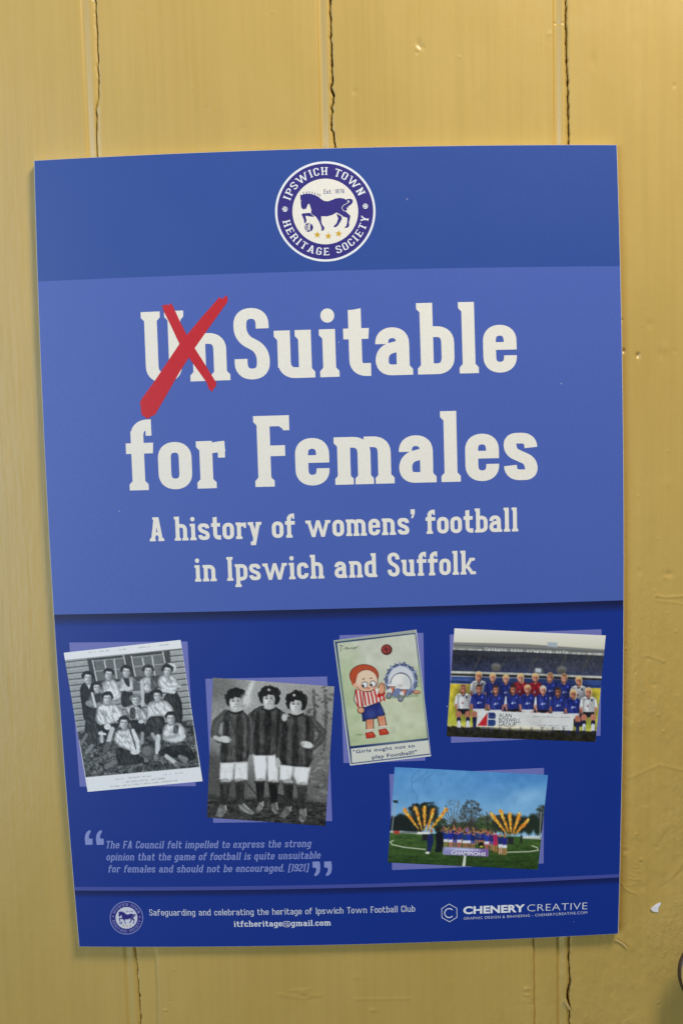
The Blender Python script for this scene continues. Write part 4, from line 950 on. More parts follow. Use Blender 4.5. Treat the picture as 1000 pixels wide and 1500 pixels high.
woman(495, 200, [(380,285),(450,252),(530,257),(598,300),(600,420),(566,490),(552,600),(376,600),(372,520),(402,385),(366,330)], [(470,265),(520,268),(515,598),(462,598)][:0] or [[(466,265),(512,268),(510,598),(458,598)],[(400,300),(430,285),(428,598),(392,598)],[(548,275),(580,290),(560,500),(540,598)]],
      [[(380,600),(478,600),(482,680),(470,782),(405,786),(392,700)],[(480,600),(540,600),(562,700),(558,794),(490,796),(482,690)]], [(438,786,[(400,788),(466,786),(455,925),(415,932)],34),(524,796,[(490,792),(560,798),(552,930),(505,942)],34)],
      [[(425,930),(455,925),(452,975),(420,1004),(396,990)],[(508,940),(548,932),(562,1000),(540,1012),(512,985)]], [([(372,320),(375,420),(372,560)], 40), ([(590,320),(575,420),(560,600)], 46)], 62)
cv.ell(556, 655, 16, 38, S2(170), 5)
woman(262, 218, [(215,282),(305,286),(358,332),(368,480),(352,640),(250,648),(150,652),(158,520),(200,430),(170,330)], [[(262,295),(312,300),(318,645),(262,645)],[(180,310),(218,290),(214,648),(160,650)],[(340,330),(360,345),(350,640),(338,642)]],
      [[(155,652),(258,650),(246,770),(226,782),(150,770)],[(256,650),(350,647),(348,772),(300,778),(252,768)]], [(192,788,[(155,795),(230,795),(204,938),(155,938)],50),(290,786,[(256,792),(326,782),(320,935),(272,935)],50)],
      [[(150,940),(195,952),(200,1000),(160,1036),(118,1024)],[(280,950),(320,940),(396,1000),(380,1018),(292,988)]], [([(195,310),(130,370),(112,450),(150,490)], 56), ([(355,340),(366,470),(366,580)], 40)], 72)
cv.ell(190, 490, 40, 24, S2(186), 10, 9); cv.line([(120, 478), (160, 494)], 28, S2(176), 9)
cv.poly([(375, 80), (398, 82), (372, 160), (340, 240), (300, 275), (318, 200)], S2(205), 26, .85); cv.ell(335, 220, 38, 44, S2(196), 0, 34, .7)
woman(682, 238, [(592,342),(650,326),(740,312),(806,352),(806,480),(792,682),(690,680),(568,662),(566,500),(600,430)], [[(660,330),(700,326),(700,680),(650,674)],[(596,350),(626,336),(620,668),(575,664)],[(750,320),(780,336),(776,682),(752,682)]],
      [[(570,665),(668,676),(658,740),(642,786),(565,772)],[(666,676),(788,684),(762,812),(690,802),(662,740)]], [(628,792,[(592,800),(666,804),(655,960),(605,955)],44),(728,812,[(684,812),(762,816),(755,975),(705,972)],58)],
      [[(610,958),(650,960),(640,1005),(600,1044),(560,1026)],[(706,975),(750,975),(756,1050),(728,1070),(702,1052)]], [([(785,350),(868,440),(850,500),(800,540)], 52)], 66)
cv.ell(760, 528, 44, 24, S2(192), 14, 9); cv.ell(603, 338, 20, 26, S2(176), 0, 9)
for x, y in ((495, 145), (670, 182)): cv.ell(x, y, 10, 9, S2(170), 0, 5)
for (hx_, hy_, sx_) in ((196, 492, 1), (758, 528, -1)):
    for k in range(4): cv.line([(hx_ + sx_ * (14 + k * 3), hy_ - 12 + k * 8), (hx_ + sx_ * 40, hy_ - 6 + k * 8)], 3, S2(120), 4, .8)
cv.speckle(F2, 9, 9, 12); cv.speckle(F2, 10, 4, 14); cv.a = np.clip((cv.a - 96) * 1.12 + 98, 0, 255); cv.blur(1)
print_photo('printed_photo', 'sepia print of three women standing in striped football shirts and white shorts', cv, [(105,60),(950,122),(888,1095),(63,1035)], 290, 980, 4.762, 1.15, [(52,68),(900,52),(935,1060),(107,1072)])

# --- 3: old comic postcard
cv = Canvas(1294, .56, (226, 226, 216)); IN = (36, 40, 66); BLU = (30, 52, 104)
cv.poly([(50,165),(762,72),(770,96),(60,190)], (166, 172, 160), 4)
inn = [(72, 184), (757, 104), (862, 1012), (190, 1080)]
cv.poly([(60,178),(757,100),(884,1148),(200,1230)], BLU, 3)
cv.poly([(80, 190), (750, 110), (856, 1006), (194, 1076)], (206, 210, 186), 4)
cv.grad([(80, 190), (750, 110), (856, 1006), (194, 1076)], (208, 210, 190), (184, 198, 152), 350, 1080)
cv.ell(560, 800, 330, 240, (212, 216, 184), 0, 200, .75); cv.ell(200, 560, 120, 330, (178, 196, 146), -8, 120, .6); cv.ell(830, 560, 90, 160, (172, 190, 142), -8, 90, .6)
cv.speckle([(80, 190), (750, 110), (856, 1006), (194, 1076)], 8, 60, 9)
cv.poly([(198, 1098), (866, 1024), (880, 1140), (208, 1222)], (222, 222, 208), 3)
cv.ell(506, 245, 48, 46, (60, 26, 24)); cv.ell(502, 241, 40, 38, (160, 64, 56), 0, 8); cv.line([(480,222),(520,262)], 6, (80,30,30)); cv.line([(502,205),(505,280)], 5, (80,30,30)); cv.line([(470,250),(535,235)], 5, (80,30,30))
# girl bent over
cv.ell(632, 510, 138, 146, IN, 10); cv.ell(632, 512, 128, 136, (128, 140, 176), 10)
for i in range(22):
    a = i / 22 * 6.283; cv.line([(632 + 112 * math.cos(a), 508 + 122 * math.sin(a)), (632 + 141 * math.cos(a + .05), 508 + 151 * math.sin(a + .05))], 13 + 5 * (i % 3), (98, 108, 144) if i % 2 else (150, 160, 188), 5); 
cv.ell(630, 505, 110, 118, (216, 218, 222), 0, 8); cv.ell(628, 540, 92, 98, IN); cv.ell(628, 542, 86, 92, (232, 230, 220)); [cv.line([(626 + 6 * k, 566 - abs(k) * 3), (622 + 13 * k, 538 + abs(k) * 4)], 4, (150, 150, 152), 4, .8) for k in (-2, -1, 0, 1, 2)]; cv.ell(590, 500, 40, 50, (244, 242, 236), 20, 30, .6); cv.ell(680, 520, 30, 50, (200, 204, 212), -10, 30, .5)
cv.ell(612, 620, 70, 44, (120, 132, 168), 0, 10); cv.ell(660, 605, 50, 30, (120, 132, 168), 0, 10)
for k, (x, y) in enumerate(((552, 575), (655, 600))):
    cv.line([(x, y), (x - 14 - 4 * k, y + 40)], 46, (72, 40, 30)); cv.line([(x, y), (x - 14 - 4 * k, y + 40)], 38, (208, 124, 88)); cv.line([(x - 18, y + 20), (x - 20, y + 48)], 34, (226, 226, 222))
    cv.line([(x - 24, y + 60), (x - 30, y + 72)], 46, IN); cv.line([(x - 24, y + 58), (x - 30, y + 70)], 36, (140, 146, 160)); cv.ell(x, y - 22, 40, 14, (232, 230, 222)); cv.line([(x - 34, y - 14), (x + 34, y - 10)], 4, IN)
cv.ell(762, 612, 34, 16, (120, 60, 40)); cv.ell(762, 610, 28, 12, (214, 150, 116)); cv.line([(500, 660), (770, 640)], 16, (120, 140, 100), 16, .6)
# boy
cv.poly([(286,740),(446,690),(496,806),(420,838),(384,848),(298,866)], IN, 4); cv.poly([(296,748),(442,700),(482,800),(410,822),(304,852)], (34, 46, 116), 6); cv.ell(372, 800, 40, 40, (66, 82, 150), 0, 40, .7); cv.ell(454, 776, 24, 34, (60, 76, 146), 0, 30, .7)
for x, y, dx in ((362, 850, 0), (458, 822, 18)):
    cv.poly([(x - 36, y), (x + 34, y - 8), (x + 36 + dx, y + 90), (x - 34 + dx, y + 96)], (70, 40, 34), 4); cv.poly([(x - 29, y), (x + 27, y - 8), (x + 29 + dx, y + 90), (x - 27 + dx, y + 96)], (222, 158, 120), 6); cv.ell(x, y + 20, 22, 20, (226, 130, 96), 0, 16, .7)
    cv.poly([(x - 36 + dx, y + 84), (x + 36 + dx, y + 76), (x + 38 + dx, y + 104), (x - 32 + dx, y + 110)], (228, 224, 206), 4); cv.line([(x - 34 + dx, y + 98), (x + 36 + dx, y + 92)], 3, (120, 110, 90), 3)
    b = [(x - 42 + dx, y + 112), (x + 24 + dx, y + 100), (x + 50 + dx, y + 136), (x + 44 + dx, y + 152), (x - 30 + dx, y + 162)]; cv.poly(b, (90, 24, 18), 4); cv.poly([(p[0] * .9 + (x + dx) * .1, p[1] * .9 + (y + 130) * .1) for p in b], (196, 58, 36), 6); cv.ell(x + 6 + dx, y + 124, 16, 8, (226, 120, 90), 0, 10, .6)
sh = [(236,586),(300,590),(410,590),(490,600),(482,668),(450,694),(320,742),(258,742),(222,680)]
cv.poly(sh, (60, 20, 20), 4); cv.poly([(p[0] * .95 + 355 * .05, p[1] * .95 + 660 * .05) for p in sh], (232, 226, 210), 5)
for x in range(0, 8):
    a = 244 + x * 31; cv.line([(a, 594), (a + 8 + x * 2, 660), (a + 18 + x, 736 - x * 8)], 15, (200, 40, 40), 4)
cv.line([(300, 600), (306, 735)], 5, (70, 24, 24)); cv.ell(285, 768, 32, 28, (80, 44, 34)); cv.ell(285, 766, 26, 23, (226, 164, 126))
cv.line([(440, 640), (478, 620)], 34, (200, 40, 40)); cv.ell(462, 580, 33, 50, (80, 44, 34), 8); cv.ell(462, 582, 27, 44, (226, 164, 126), 8); 
for x, y in ((446, 540), (462, 530), (478, 540), (490, 560)): cv.line([(462, 580), (x, y)], 12, (226, 164, 126), 4); cv.line([(x - 6, y + 18), (x - 3, y - 4)], 3, (90, 50, 40), 3)
cv.ell(312, 470, 126, 100, (110, 34, 20)); cv.ell(312, 470, 119, 94, (190, 78, 44)); cv.poly([(190,470),(238,470),(240,572),(210,550)], (190, 78, 44), 6)
cv.ell(332, 512, 100, 98, (90, 50, 40)); cv.ell(332, 512, 94, 92, (238, 208, 178), 0, 6); cv.ell(300, 575, 44, 28, (232, 170, 138), 0, 24, .7); cv.poly([(240,410),(300,385),(420,420),(424,470),(380,425),(300,412),(258,450),(238,530)], (190, 78, 44), 6); cv.ell(236, 552, 18, 20, (232, 180, 146))
for x, y in ((318, 548), (388, 540)):
    cv.ell(x, y, 27, 29, (60, 50, 50)); cv.ell(x, y, 22, 24, (240, 240, 236)); cv.ell(x - 14 + (28 if x > 350 else 0) * 0, y + 10, 10, 11, (40, 36, 40), 0, 4)
cv.line([(298, 500), (316, 494)], 7, (90, 50, 40)); cv.line([(362, 492), (380, 490)], 7, (90, 50, 40)); cv.ell(350, 578, 16, 11, (222, 130, 100)); cv.line([(325, 606), (355, 602)], 5, (90, 30, 30)); cv.ell(400, 572, 20, 14, (232, 160, 128), 0, 14, .7)
cv.poly([(404, 590), (440, 575), (432, 625)], (234, 232, 222), 5)
for p in ([(100,205),(135,215)],[(112,205),(112,262)],[(135,240),(165,222),(160,245),(178,228),(190,240),(205,225),(215,240),(230,222),(235,235),(262,212)],[(230,240),(240,228)]): cv.line(p, 4, (70, 70, 60), 3)
for i in range(18): x = 240 + i * 3 + (i % 3) * 8; cv.line([(x, 990 - i % 4 * 5), (x + 6, 970)], 3, (110, 140, 90), 3, .6)
for x in (545, 560, 575): cv.line([(x, 965), (x + 6, 910)], 4, (130, 160, 150), 5, .5)
cv.line([(757, 70), (888, 1160)], 5, (230, 232, 230), 3); cv.line([(770, 120), (876, 1010)], 4, (60, 60, 50), 3)
cv.blur(1)
pc = print_photo('printed_photo', 'colour postcard print of a red haired boy in a striped shirt and a fallen girl', cv, [(50,165),(762,72),(888,1162),(192,1243)], 480, 910, 5.882, .98, [(100,120),(822,100),(838,1200),(135,1222)])
z3 = lambda x, y: (480 + x / 5.882, 910 + y / 5.882)
lines_obj('postcard_lettering', [place_sans('"Girls ought not to', z3(218, 1140), z3(748, 1084), 5.2, .012, 1.12), place_sans('play Football!"', z3(382, 1186), z3(768, 1140), 5.4, .012, 1.04)], ink('postcard_blue_ink', (34, 48, 112)), pc, .2)

# --- 4: squad photograph in a stadium
cv = Canvas(731, .62, (228, 226, 214))
cv.grad([(40, 30), (960, 30), (960, 170), (40, 170)], (236, 233, 224), (214, 210, 190), 40, 150)
cv.poly([(90, 118), (500, 128), (945, 160), (935, 200), (90, 165)], (132, 132, 126), 5); cv.poly([(620,118),(675,120),(675,148),(620,142)], (168, 178, 186), 5)
cv.poly([(80, 160), (500, 172), (945, 196), (940, 325), (80, 292)], (44, 46, 54), 6)
cv.grad([(80, 190), (500, 196), (945, 215), (940, 310), (80, 280)], (34, 36, 44), (56, 64, 96), 190, 300); cv.poly([(240, 165), (945, 190), (945, 300), (700, 300)], (70, 72, 80), 90, .55)
cv.speckle([(80, 190), (945, 215), (940, 310), (80, 285)], 9, 10, 3)
r_ = random.Random(8)
for i in range(58):
    x = 92 + i * 14.6; y = 156 + (x - 90) * .036; cv.line([(x, y), (x + r_.uniform(5, 12), y)], r_.uniform(4, 12), (206, 206, 198), 4, r_.uniform(.35, .95))
cv.line([(90, 134), (940, 172)], 5, (92, 94, 96), 4)
for x in (200, 350, 520, 680, 815): cv.line([(x + 45, 195), (x, 280)], 5, (92, 84, 66), 6, .7)
for x, y in ((330, 255), (568, 280), (700, 272)): cv.ell(x, y, 26, 20, (112, 112, 108), 0, 10); cv.poly([(x - 20, y), (x + 20, y), (x + 22, y + 26), (x - 22, y + 26)], (96, 92, 84), 8)
cv.poly([(552,266),(584,268),(582,290),(552,288)], (190, 198, 204), 4)
cv.line([(80, 286), (500, 298), (935, 316)], 12, (200, 200, 186), 4); cv.line([(80, 300), (500, 312), (935, 330)], 12, (40, 38, 36), 5)
cv.poly([(78, 310), (935, 334), (930, 382), (75, 350)], (52, 76, 138), 5); cv.line([(76, 340), (932, 366)], 8, (38, 52, 92), 5); cv.line([(90, 328), (300, 334)], 5, (86, 112, 160), 4, .7)
cv.grad([(74, 352), (930, 378), (905, 640), (52, 610)], (216, 192, 56), (176, 184, 64), 360, 600); cv.speckle([(74, 352), (930, 378), (905, 640), (52, 610)], 16, 26, 5, tint=(1, 1, .3))
cv.poly([(50, 588), (400, 600), (905, 622), (890, 690), (48, 660)], (36, 34, 22), 10); cv.speckle([(50, 600), (905, 630), (890, 690), (48, 660)], 12, 14, 8)
for i in range(22): x = 70 + i * 38; y = 586 + (x - 60) * .03; cv.ell(x, y, r_.uniform(8, 20), r_.uniform(4, 9), (226, 204, 130), r_.uniform(-30, 30), 6, .7)
BLUE, WHT, REDS, NAV = (38, 52, 136), (226, 226, 224), (168, 26, 40), (28, 30, 58)
def player(x, y, w, shirt, seated, skin, hair, hl=True, bib=False):
    # y = head centre
    h = 17; cv.ell(x, y + 70, w * .66, 90, (18, 20, 34), 0, 40, .45)
    bx = x; top = y + 26; bot = y + (125 if seated else 165)
    if not seated: cv.poly([(x - w * .38, bot - 20), (x + w * .38, bot - 20), (x + w * .36, bot + 90), (x - w * .36, bot + 90)], NAV if shirt != BLUE else (40, 46, 92), 5)
    for sd in (-1, 1):
        cv.line([(x + sd * w * .48, top + 20), (x + sd * w * .56, top + 62)], 17, shirt if not bib else WHT, 4)
        cv.line([(x + sd * w * .55, top + 62), (x + sd * w * (.42 if seated else .5), bot - 6)], 13, skin, 4)
    cv.poly([(x - w * .5, top + 6), (x - 14, top - 4), (x + 14, top - 4), (x + w * .5, top + 6), (x + w * .48, top + 46), (x + w * .42, bot), (x - w * .42, bot), (x - w * .48, top + 46)], shirt, 5)
    tp = [(x - w * .46, top + 8), (x + w * .46, top + 8), (x + w * .42, bot), (x - w * .42, bot)]; cv.folds(tp, 22 if shirt != WHT else 14, int(x), 80, 12); creases(cv, tp, tuple(c * .6 for c in shirt), 7, int(x), 36, .5); cv.edge(tp, 18, .4)
    cv.ell(x + w * .2, top + 60, w * .2, 45, tuple(c * .72 for c in shirt), 0, 24, .6)
    cv.poly([(x - 11, top - 5), (x + 11, top - 5), (x, top + 13)], skin, 4); cv.line([(x - 13, top - 4), (x, top + 15), (x + 13, top - 4)], 4, NAV if shirt == WHT else tuple(c * .6 for c in shirt), 3)
    cv.poly([(x - 12, top + 56), (x - 2, top + 42), (x, top + 57)], (206, 214, 232) if shirt != WHT else (150, 60, 70), 3); cv.ell(x + 7, top + 50, 8, 5, (112, 130, 190) if shirt == BLUE else tuple(c * .82 for c in shirt), 0, 4)
    cv.ell(x + w * .24, top + 20, 5, 7, NAV if shirt == WHT else tuple(min(255, c * 1.5 + 20) for c in shirt), 0, 4)
    rp = random.Random(int(x * 3 + y)); y += rp.uniform(-3, 3); ti = rp.uniform(-7, 7)
    if rp.random() < .4: cv.ell(x + rp.choice((-11, 11)), y + 8, 8, 24, hair, 0, 5)
    cv.ell(x, y - 4, h + rp.uniform(-.5, 2), 23, hair, ti, 5)
    if hl: cv.ell(x, y - 8, h + 3, 21, (238, 222, 186), ti, 6, .4)
    cv.ell(x, y + 2, h - 2.5, 20.5, tuple(c * .9 for c in skin), ti, 5); cv.ell(x - 3, y + 1, 9, 15, tuple(min(255, c * 1.16) for c in skin), ti, 9, .8); cv.ell(x, y - 17, h - 3, 6.5, hair, ti, 5)
    for d in (-5.5, 5.5): cv.ell(x + d, y - 1, 4.5, 3, tuple(c * .55 for c in skin), 0, 4, .75)
    cv.ell(x, y + 6, 3, 2.5, tuple(c * .72 for c in skin), 0, 4, .7); cv.line([(x - 4, y + 11), (x + 4, y + 11)], 2.6, (226, 200, 190), 3, .65)
    cv.ell(x + 9, y + 6, 5, 13, tuple(c * .6 for c in skin), 0, 8, .7); cv.ell(x, y + 23, 12, 5, tuple(c * .55 for c in skin), 0, 6, .6)
    if seated:
        cv.poly([(x - w * .42, bot - 14), (x + w * .42, bot - 14), (x + w * .46, bot + 16), (x - w * .46, bot + 16)], (214, 214, 214) if shirt == BLUE and not bib else (26, 26, 34), 5)
        for sd in (-1, 1):
            cv.ell(x + sd * w * .34, bot + 18, 17, 20, skin, 0, 5); cv.line([(x + sd * w * .36, bot + 34), (x + sd * w * .33, bot + 50)], 21, skin, 5)
            cv.line([(x + sd * w * .34, bot + 44), (x + sd * w * .33, bot + 58)], 24, NAV, 4); cv.line([(x + sd * w * .33, bot + 62), (x + sd * w * .33, bot + 92)], 20, (212, 214, 218) if shirt == WHT else (34, 40, 80), 4)
            cv.ell(x + sd * w * .36, bot + 102, 15, 11, (40, 40, 44), 0, 4)
FS = [(202, 140, 116), (188, 122, 98), (176, 112, 88), (150, 92, 68)]
HB, HD = (214, 180, 122), (66, 46, 36)
for x, y, c, sk_, hr in ((234,310,WHT,1,HB),(312,318,BLUE,0,HB),(386,325,BLUE,0,HB),(468,318,REDS,0,HB),(552,322,REDS,1,HB),(636,315,BLUE,1,(150,104,66)),(715,323,BLUE,0,(140,96,62)),(796,338,WHT,1,HB)): player(x, y, 78, c, False, FS[sk_], hr)
for x, y, c, sk_, hr, b in ((147,382,WHT,2,(120,80,50),0),(235,382,BLUE,2,HD,0),(330,388,BLUE,1,HD,0),(427,384,BLUE,2,HD,1),(508,386,BLUE,1,HB,0),(595,388,BLUE,0,(206,196,180),1),(680,398,BLUE,3,HD,0),(764,408,BLUE,2,HB,0),(851,400,WHT,1,HB,0)): player(x, y, 76, c, True, FS[sk_], hr, hr != HD, bool(b))
bn = [(226, 502), (768, 524), (764, 616), (220, 592)]
cv.poly(bn, (218, 218, 214), 3); cv.ell(560, 570, 60, 30, (196, 196, 190), 30, 40, .6); cv.ell(450, 600, 200, 12, (236, 226, 190), 2, 14, .7)
cv.poly([(226, 588), (283, 514), (279, 590)], (190, 40, 46), 3); cv.poly([(288, 514), (318, 514), (328, 522), (329, 540), (324, 550), (287, 548)], (40, 56, 110), 3); cv.poly([(286, 554), (322, 555), (329, 564), (328, 582), (318, 591), (284, 590)], (40, 66, 122), 3); cv.line([(290, 538), (326, 540)], 3, (70, 90, 140), 2)
for x0, x1, y in ((540, 745, 540), (570, 640, 588), (640, 740, 590), (575, 650, 602), (650, 735, 604)): scribble(cv, x0, y, x1, y + 4, (120, 120, 124), x0, 6, .55)
for i, x in enumerate(range(110, 900, 60)): cv.line([(x, 600), (x - 4, 650)], 10, (20, 20, 14), 8, .4)
for i, ch in enumerate([1] * 26):
    x = 272 + i * 18.2; y = 150 + i * .75
    if i not in (7, 12, 21): cv.line([(x, y), (x, y + 13)], 4, (222, 222, 214), 3, .75); cv.line([(x, y + (i * 5) % 12), (x + 9, y + (i * 7) % 12)], 4, (222, 222, 214), 3, .75)
cv.speckle([(40, 180), (960, 190), (960, 690), (40, 690)], 7, 5, 40); cv.speckle([(40, 180), (960, 190), (960, 690), (40, 690)], 5, 18, 41)
cv.blur(1)
sp = print_photo('printed_photo', 'colour print of a football squad in two rows behind a sponsor banner in a stadium', cv, [(97,40),(948,80),(890,680),(52,648)], 640, 910, 3.846, 1.06, [(70,75),(924,45),(918,645),(78,685)])
z4 = lambda x, y: (640 + x / 3.846, 910 + y / 3.846)
lines_obj('banner_lettering', [place_sans('ALAN', z4(346, 540), z4(417, 543), 6.3, -.004, 1.04), place_sans('BOSWELL', z4(346, 566), z4(467, 571), 6.3, -.004, 1.02), place_sans('GROUP', z4(344, 590), z4(441, 595), 6.3, -.004, 1.02)], ink('banner_grey_ink', (46, 50, 62)), sp, .2)

# --- 5: champions on the pitch with flame jets
cv = Canvas(692, .62, (90, 150, 196))
F5 = [(40, 40), (960, 40), (960, 650), (40, 650)]
cv.grad(F5, (64, 126, 186), (142, 186, 214), 60, 400); cv.ell(300, 90, 260, 60, (120, 172, 212), -4, 100, .5); cv.ell(840, 220, 90, 40, (150, 192, 220), -10, 50, .5); cv.speckle([(40, 40), (960, 40), (960, 380), (40, 380)], 6, 40, 5)
for p in ([(230,66),(195,95),(182,130),(186,180),(200,195)],[(275,75),(235,110),(190,140)],[(300,90),(262,120),(248,165)],[(215,210),(212,265)],[(345,95),(380,90)],[(350,130),(345,155)]): cv.line(p, 4, (66, 112, 160), 5, .65)
r_ = random.Random(12)
def tree(x, y, w, h, col, n, al=.8, leaf=9):
    cv.line([(x, y + h * .5), (x + 2, y)], w * .08, (52, 46, 40), 4)
    for i in range(9):
        a = -90 + (i - 4) * 15 + r_.uniform(-5, 5); l = h * r_.uniform(.4, .55); s0 = y + h * .12
        cv.line([(x, s0), (x + l * .5 * math.cos(math.radians(a)), s0 + l * .6 * math.sin(math.radians(a))), (x + w * .62 * math.cos(math.radians(a)), s0 + l * math.sin(math.radians(a)) * 1.1)], 4, (58, 52, 46), 4, .7)
    for i in range(n):
        a, q = r_.uniform(0, 6.283), math.sqrt(r_.random()); v = r_.choice((.75, 1, 1.25))
        cv.ell(x + w * .5 * q * math.cos(a), y - h * .12 + h * .42 * q * math.sin(a), leaf * r_.uniform(.5, 1.3), leaf * r_.uniform(.4, 1), tuple(c * v for c in col), 0, 6, al * r_.uniform(.4, 1))
for x in range(70, 240, 14): cv.ell(x, 375 + r_.uniform(-14, 14), 26, 46, (26, 34, 30), 0, 10)
for x in range(700, 940, 16): cv.ell(x, 380 + r_.uniform(-22, 18), 24, 42, (34, 44, 34), 0, 12)
for x in range(380, 700, 22): cv.ell(x, 392 + r_.uniform(-8, 8), 22, 26, (52, 62, 42), 0, 12)
tree(215, 350, 110, 160, (30, 38, 34), 140, .9, 13); tree(275, 330, 110, 150, (34, 42, 36), 120, .9, 12); tree(340, 390, 80, 100, (42, 56, 36), 90, .9, 10)
tree(420, 350, 130, 210, (92, 92, 84), 110, .45, 6); tree(515, 350, 120, 215, (56, 56, 50), 190, .6, 8); tree(597, 380, 90, 110, (58, 76, 44), 110, .9, 10); tree(700, 375, 120, 110, (40, 46, 36), 110, .9, 11); tree(610, 345, 90, 90, (110, 112, 112), 40, .4, 6); tree(915, 330, 60, 120, (60, 70, 62), 60, .8, 9)
cv.line([(90, 245), (72, 412)], 5, (150, 158, 160), 4); cv.poly([(78, 238), (106, 240), (106, 256), (80, 252)], (40, 48, 58), 4); cv.line([(912, 290), (903, 450)], 5, (140, 146, 140), 4); cv.ell(912, 298, 16, 8, (56, 66, 70), 0, 5)
cv.grad([(60, 418), (920, 448), (895, 640), (45, 605)], (64, 92, 42), (40, 62, 24), 430, 620); cv.speckle([(60, 418), (920, 448), (895, 640), (45, 605)], 12, 10, 7, tint=(.8, 1, .5), sq=2.5); cv.speckle([(60, 418), (920, 448), (895, 640), (45, 605)], 10, 60, 9, tint=(.8, 1, .5), sq=4)
cv.line([(62, 416), (280, 426)], 12, (206, 208, 204), 5, .8); cv.poly([(82, 410), (116, 412), (115, 430), (82, 428)], (168, 60, 50), 4); cv.line([(805, 450), (912, 455)], 10, (196, 198, 190), 5, .8); cv.line([(215, 424), (280, 426)], 12, (224, 224, 216), 4)
for x in range(125, 215, 16): cv.line([(x, 420), (x + 6, 421)], 9, (60, 70, 80), 4, .7)
for x in range(820, 905, 13): cv.ell(x, 446, 5, 6, (230, 230, 226), 0, 3)
cv.line([(80, 466), (62, 474), (72, 488), (140, 504), (260, 516)], 6, (190, 198, 168), 4); cv.line([(720, 532), (850, 528), (895, 520), (890, 506), (860, 495)], 6, (186, 194, 164), 4); cv.poly([(478, 545), (490, 545), (484, 616), (466, 615)], (206, 210, 190), 4)
def jet(x0, y0, x1, y1):
    n = 34
    for i in range(n + 1):
        t = i / n; x, y = x0 + (x1 - x0) * t, y0 + (y1 - y0) * t; wd = 2.5 + 10 * t * (1.15 - .45 * t) * r_.uniform(.7, 1.25)
        for k in range(4):
            o = r_.uniform(-.8, .8); cv.ell(x + o * wd + r_.uniform(-3, 3), y + r_.uniform(-7, 7), wd * r_.uniform(.25, .5), wd * r_.uniform(.4, .8), r_.choice(((226, 128, 30), (206, 96, 30), (232, 150, 40))) if abs(o) > .4 else r_.choice(((244, 196, 70), (236, 170, 46), (250, 216, 110))), r_.uniform(-40, 40), 4, .75 if t > .12 else .4)
for a in ((228,412,140,290),(242,412,205,280),(256,410,254,275),(270,412,305,292),(282,412,380,288)): jet(*a)
for a in ((720,430,630,315),(732,432,682,296),(742,432,735,315),(752,432,790,318),(765,430,838,350)): jet(*a)
cv.poly([(242, 430), (274, 430), (274, 466), (242, 466)], (34, 34, 36), 4); cv.poly([(724, 446), (756, 448), (756, 488), (724, 486)], (38, 38, 40), 4)
def fig(x, y, h, top, bot, sk=(176, 116, 90), arms=False):
    h *= r_.uniform(.93, 1.08); x += r_.uniform(-4, 4); top = tuple(c * r_.uniform(.7, 1.25) for c in top); sk = tuple(c * r_.uniform(.7, 1.15) for c in sk)
    cv.line([(x - 5, y - h * .38), (x - 6, y)], 8, sk, 4); cv.line([(x + 6, y - h * .38), (x + 6, y)], 8, sk, 4); cv.poly([(x - 11, y - h * .52), (x + 11, y - h * .52), (x + 13, y - h * .32), (x - 13, y - h * .32)], bot, 4)
    cv.poly([(x - 14, y - h * .84), (x + 14, y - h * .84), (x + 11, y - h * .48), (x - 11, y - h * .48)], top, 4); cv.ell(x, y - h * .93, 7, 9, r_.choice(((190, 130, 100), (150, 96, 70), (172, 112, 84))), 0, 3); cv.ell(x, y - h * .98, 7, 6, r_.choice(((60, 44, 36), (150, 110, 66), (92, 62, 44))), 0, 3)
    if arms: cv.line([(x + r_.choice((-12, 12)), y - h * .8), (x + r_.uniform(-16, 16), y - h * 1.18)], 6, sk, 4)
B5, W5 = (34, 52, 122), (212, 214, 218)
for i in range(20): fig(362 + i * 14 + r_.uniform(-3, 3), 470 + i * 1.2, 74, B5 if i % 6 != 3 else (70, 66, 132), (40, 46, 90), arms=i % 2 == 0)
for i in range(11):
    x = 375 + i * 26
    if abs(x - 570) > 16: fig(x, 504 + i * 1.4, 96, B5, W5 if i % 4 != 2 else (80, 84, 140), arms=i % 3 == 0)
cv.ell(496, 408, 9, 12, (120, 96, 150), 0, 4); cv.ell(573, 492, 16, 18, (24, 26, 30), 0, 4); cv.ell(575, 500, 10, 5, (196, 190, 60), 0, 4)
fig(651, 528, 112, (196, 44, 90), (188, 40, 84)); fig(679, 540, 116, B5, W5, (206, 190, 180)); fig(706, 544, 116, B5, W5)
cv.poly([(275,430),(304,430),(306,470),(290,530),(272,528),(270,470)], (26, 36, 82), 5); cv.ell(294, 412, 9, 12, (160, 112, 90), 0, 4); cv.ell(272, 535, 12, 7, (220, 216, 206), 0, 4)
cv.poly([(316,430),(338,412),(360,425),(362,480),(350,530),(314,532),(322,480)], (20, 22, 30), 5); cv.ell(330, 402, 9, 13, (34, 30, 30), 0, 4); cv.ell(352, 408, 8, 11, (90, 66, 54), 0, 4); cv.line([(800, 440), (800, 476)], 9, (24, 28, 30), 4)
bn = [(362, 502), (616, 514), (615, 557), (357, 545)]
cv.grad(bn, (142, 140, 186), (122, 92, 156), 0, 1, 360, 615); cv.ell(470, 516, 90, 9, (186, 198, 220), 3, 12, .7); scribble(cv, 425, 519, 560, 524, (226, 228, 240), 4, 7, .7)
cv.blur(1)
ch = print_photo('printed_photo', 'colour print of a celebrating team with flame jets and a banner on a green pitch', cv, [(88,52),(950,97),(893,630),(48,590)], 555, 1110, 3.846, 1.22, [(58,92),(927,57),(925,595),(73,632)])
z5 = lambda x, y: (555 + x / 3.846, 1110 + y / 3.846)
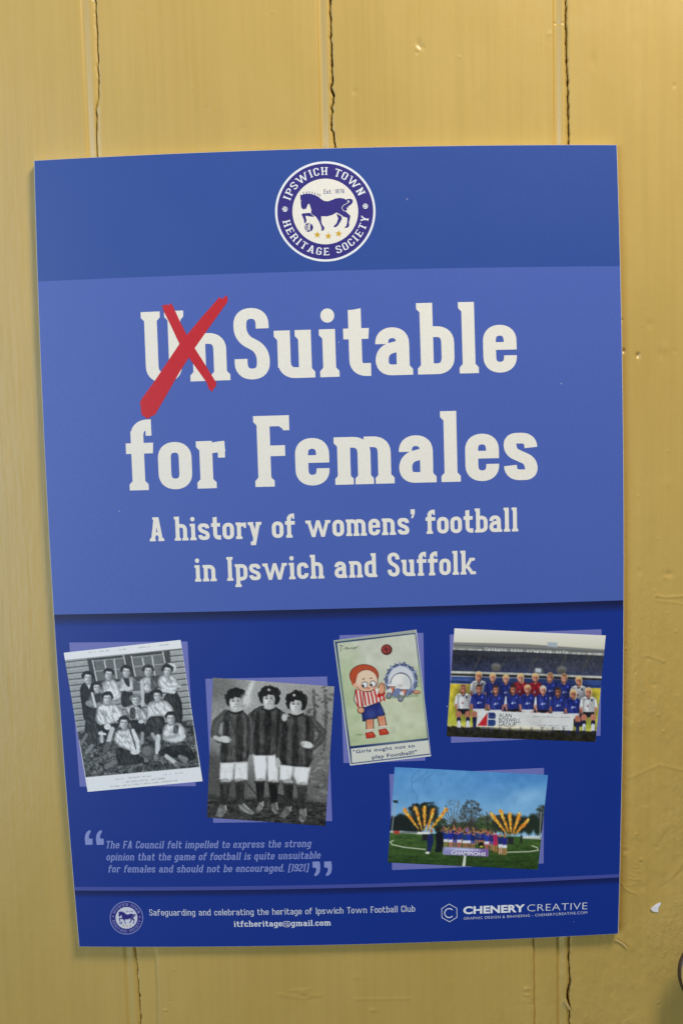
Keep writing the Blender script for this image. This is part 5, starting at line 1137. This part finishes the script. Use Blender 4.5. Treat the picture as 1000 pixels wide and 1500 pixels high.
lines_obj('banner_lettering', [place_sans('CHAMPIONS', z5(404, 543), z5(598, 552), 5.4, .022, 1.0)], WHITE, ch, .2)

# ------------------------------------------------------------------ loose bits on the wall
def scrap(name, poly_px, thick, lift, mat, label, cat, curl=0.0):
    V, Tn = union([([(p[0], -p[1]) for p in poly_px], 1)])
    V = V * [1, -1]; c = V.mean(0)
    P = px3(V, WY); d = (V - c); r = np.clip((d[:, 0] ** 2) / max((d[:, 0] ** 2).max(), 1e-6), 0, 1)
    A = P.copy(); A[:, 1] = WY - lift - curl * r; Bk = A.copy(); Bk[:, 1] += thick
    n = len(V); from collections import Counter
    ed = Counter()
    for t in Tn:
        for i in range(3): ed[tuple(sorted((t[i], t[(i + 1) % 3])))] += 1
    F_ = [tuple(t) for t in Tn] + [tuple(x + n for x in t[::-1]) for t in Tn] + [(a, b, b + n, a + n) for (a, b), k in ed.items() if k == 1]
    o = mesh_obj(name, np.concatenate([A, Bk]), F_, mat)
    tag(o, label, cat); return o
m_pap, _, bp_ = principled('torn_white_paper'); bp_.inputs['Base Color'].default_value = (.80, .78, .80, 1); bp_.inputs['Roughness'].default_value = .7
scrap('paper_scrap', zc([(238,225),(265,205),(300,182),(320,170),(352,160),(350,176),(340,195),(328,212),(323,235),(322,268),(290,265),(262,258),(248,244)], 920, 1300, 7.5), .0003, .0006, m_pap,
      'small torn scrap of white paper stuck to the yellow wall right of the poster', 'paper scrap', .0006)
m_fl, _, bl_ = principled('curled_paint_flake'); bl_.inputs['Base Color'].default_value = (.62, .46, .19, 1); bl_.inputs['Roughness'].default_value = .45
scrap('paint_flake', zc([(193,346),(215,342),(247,362),(300,394),(345,428),(388,468),(362,458),(310,423),(260,391),(215,364)], 880, 1340, 10), .0004, .0012, m_fl,
      'thin curled sliver of yellow paint lifting just below the poster\'s lower right corner', 'paint flake', .0006)
scrap('paint_flake', zc([(655,1010),(668,1012),(700,1080),(735,1150),(745,1185),(728,1175),(695,1115)], 760, 1360, 10), .0004, .0012, m_fl,
      'short sliver of yellow paint peeling at the crack near the bottom edge', 'paint flake', .0006)
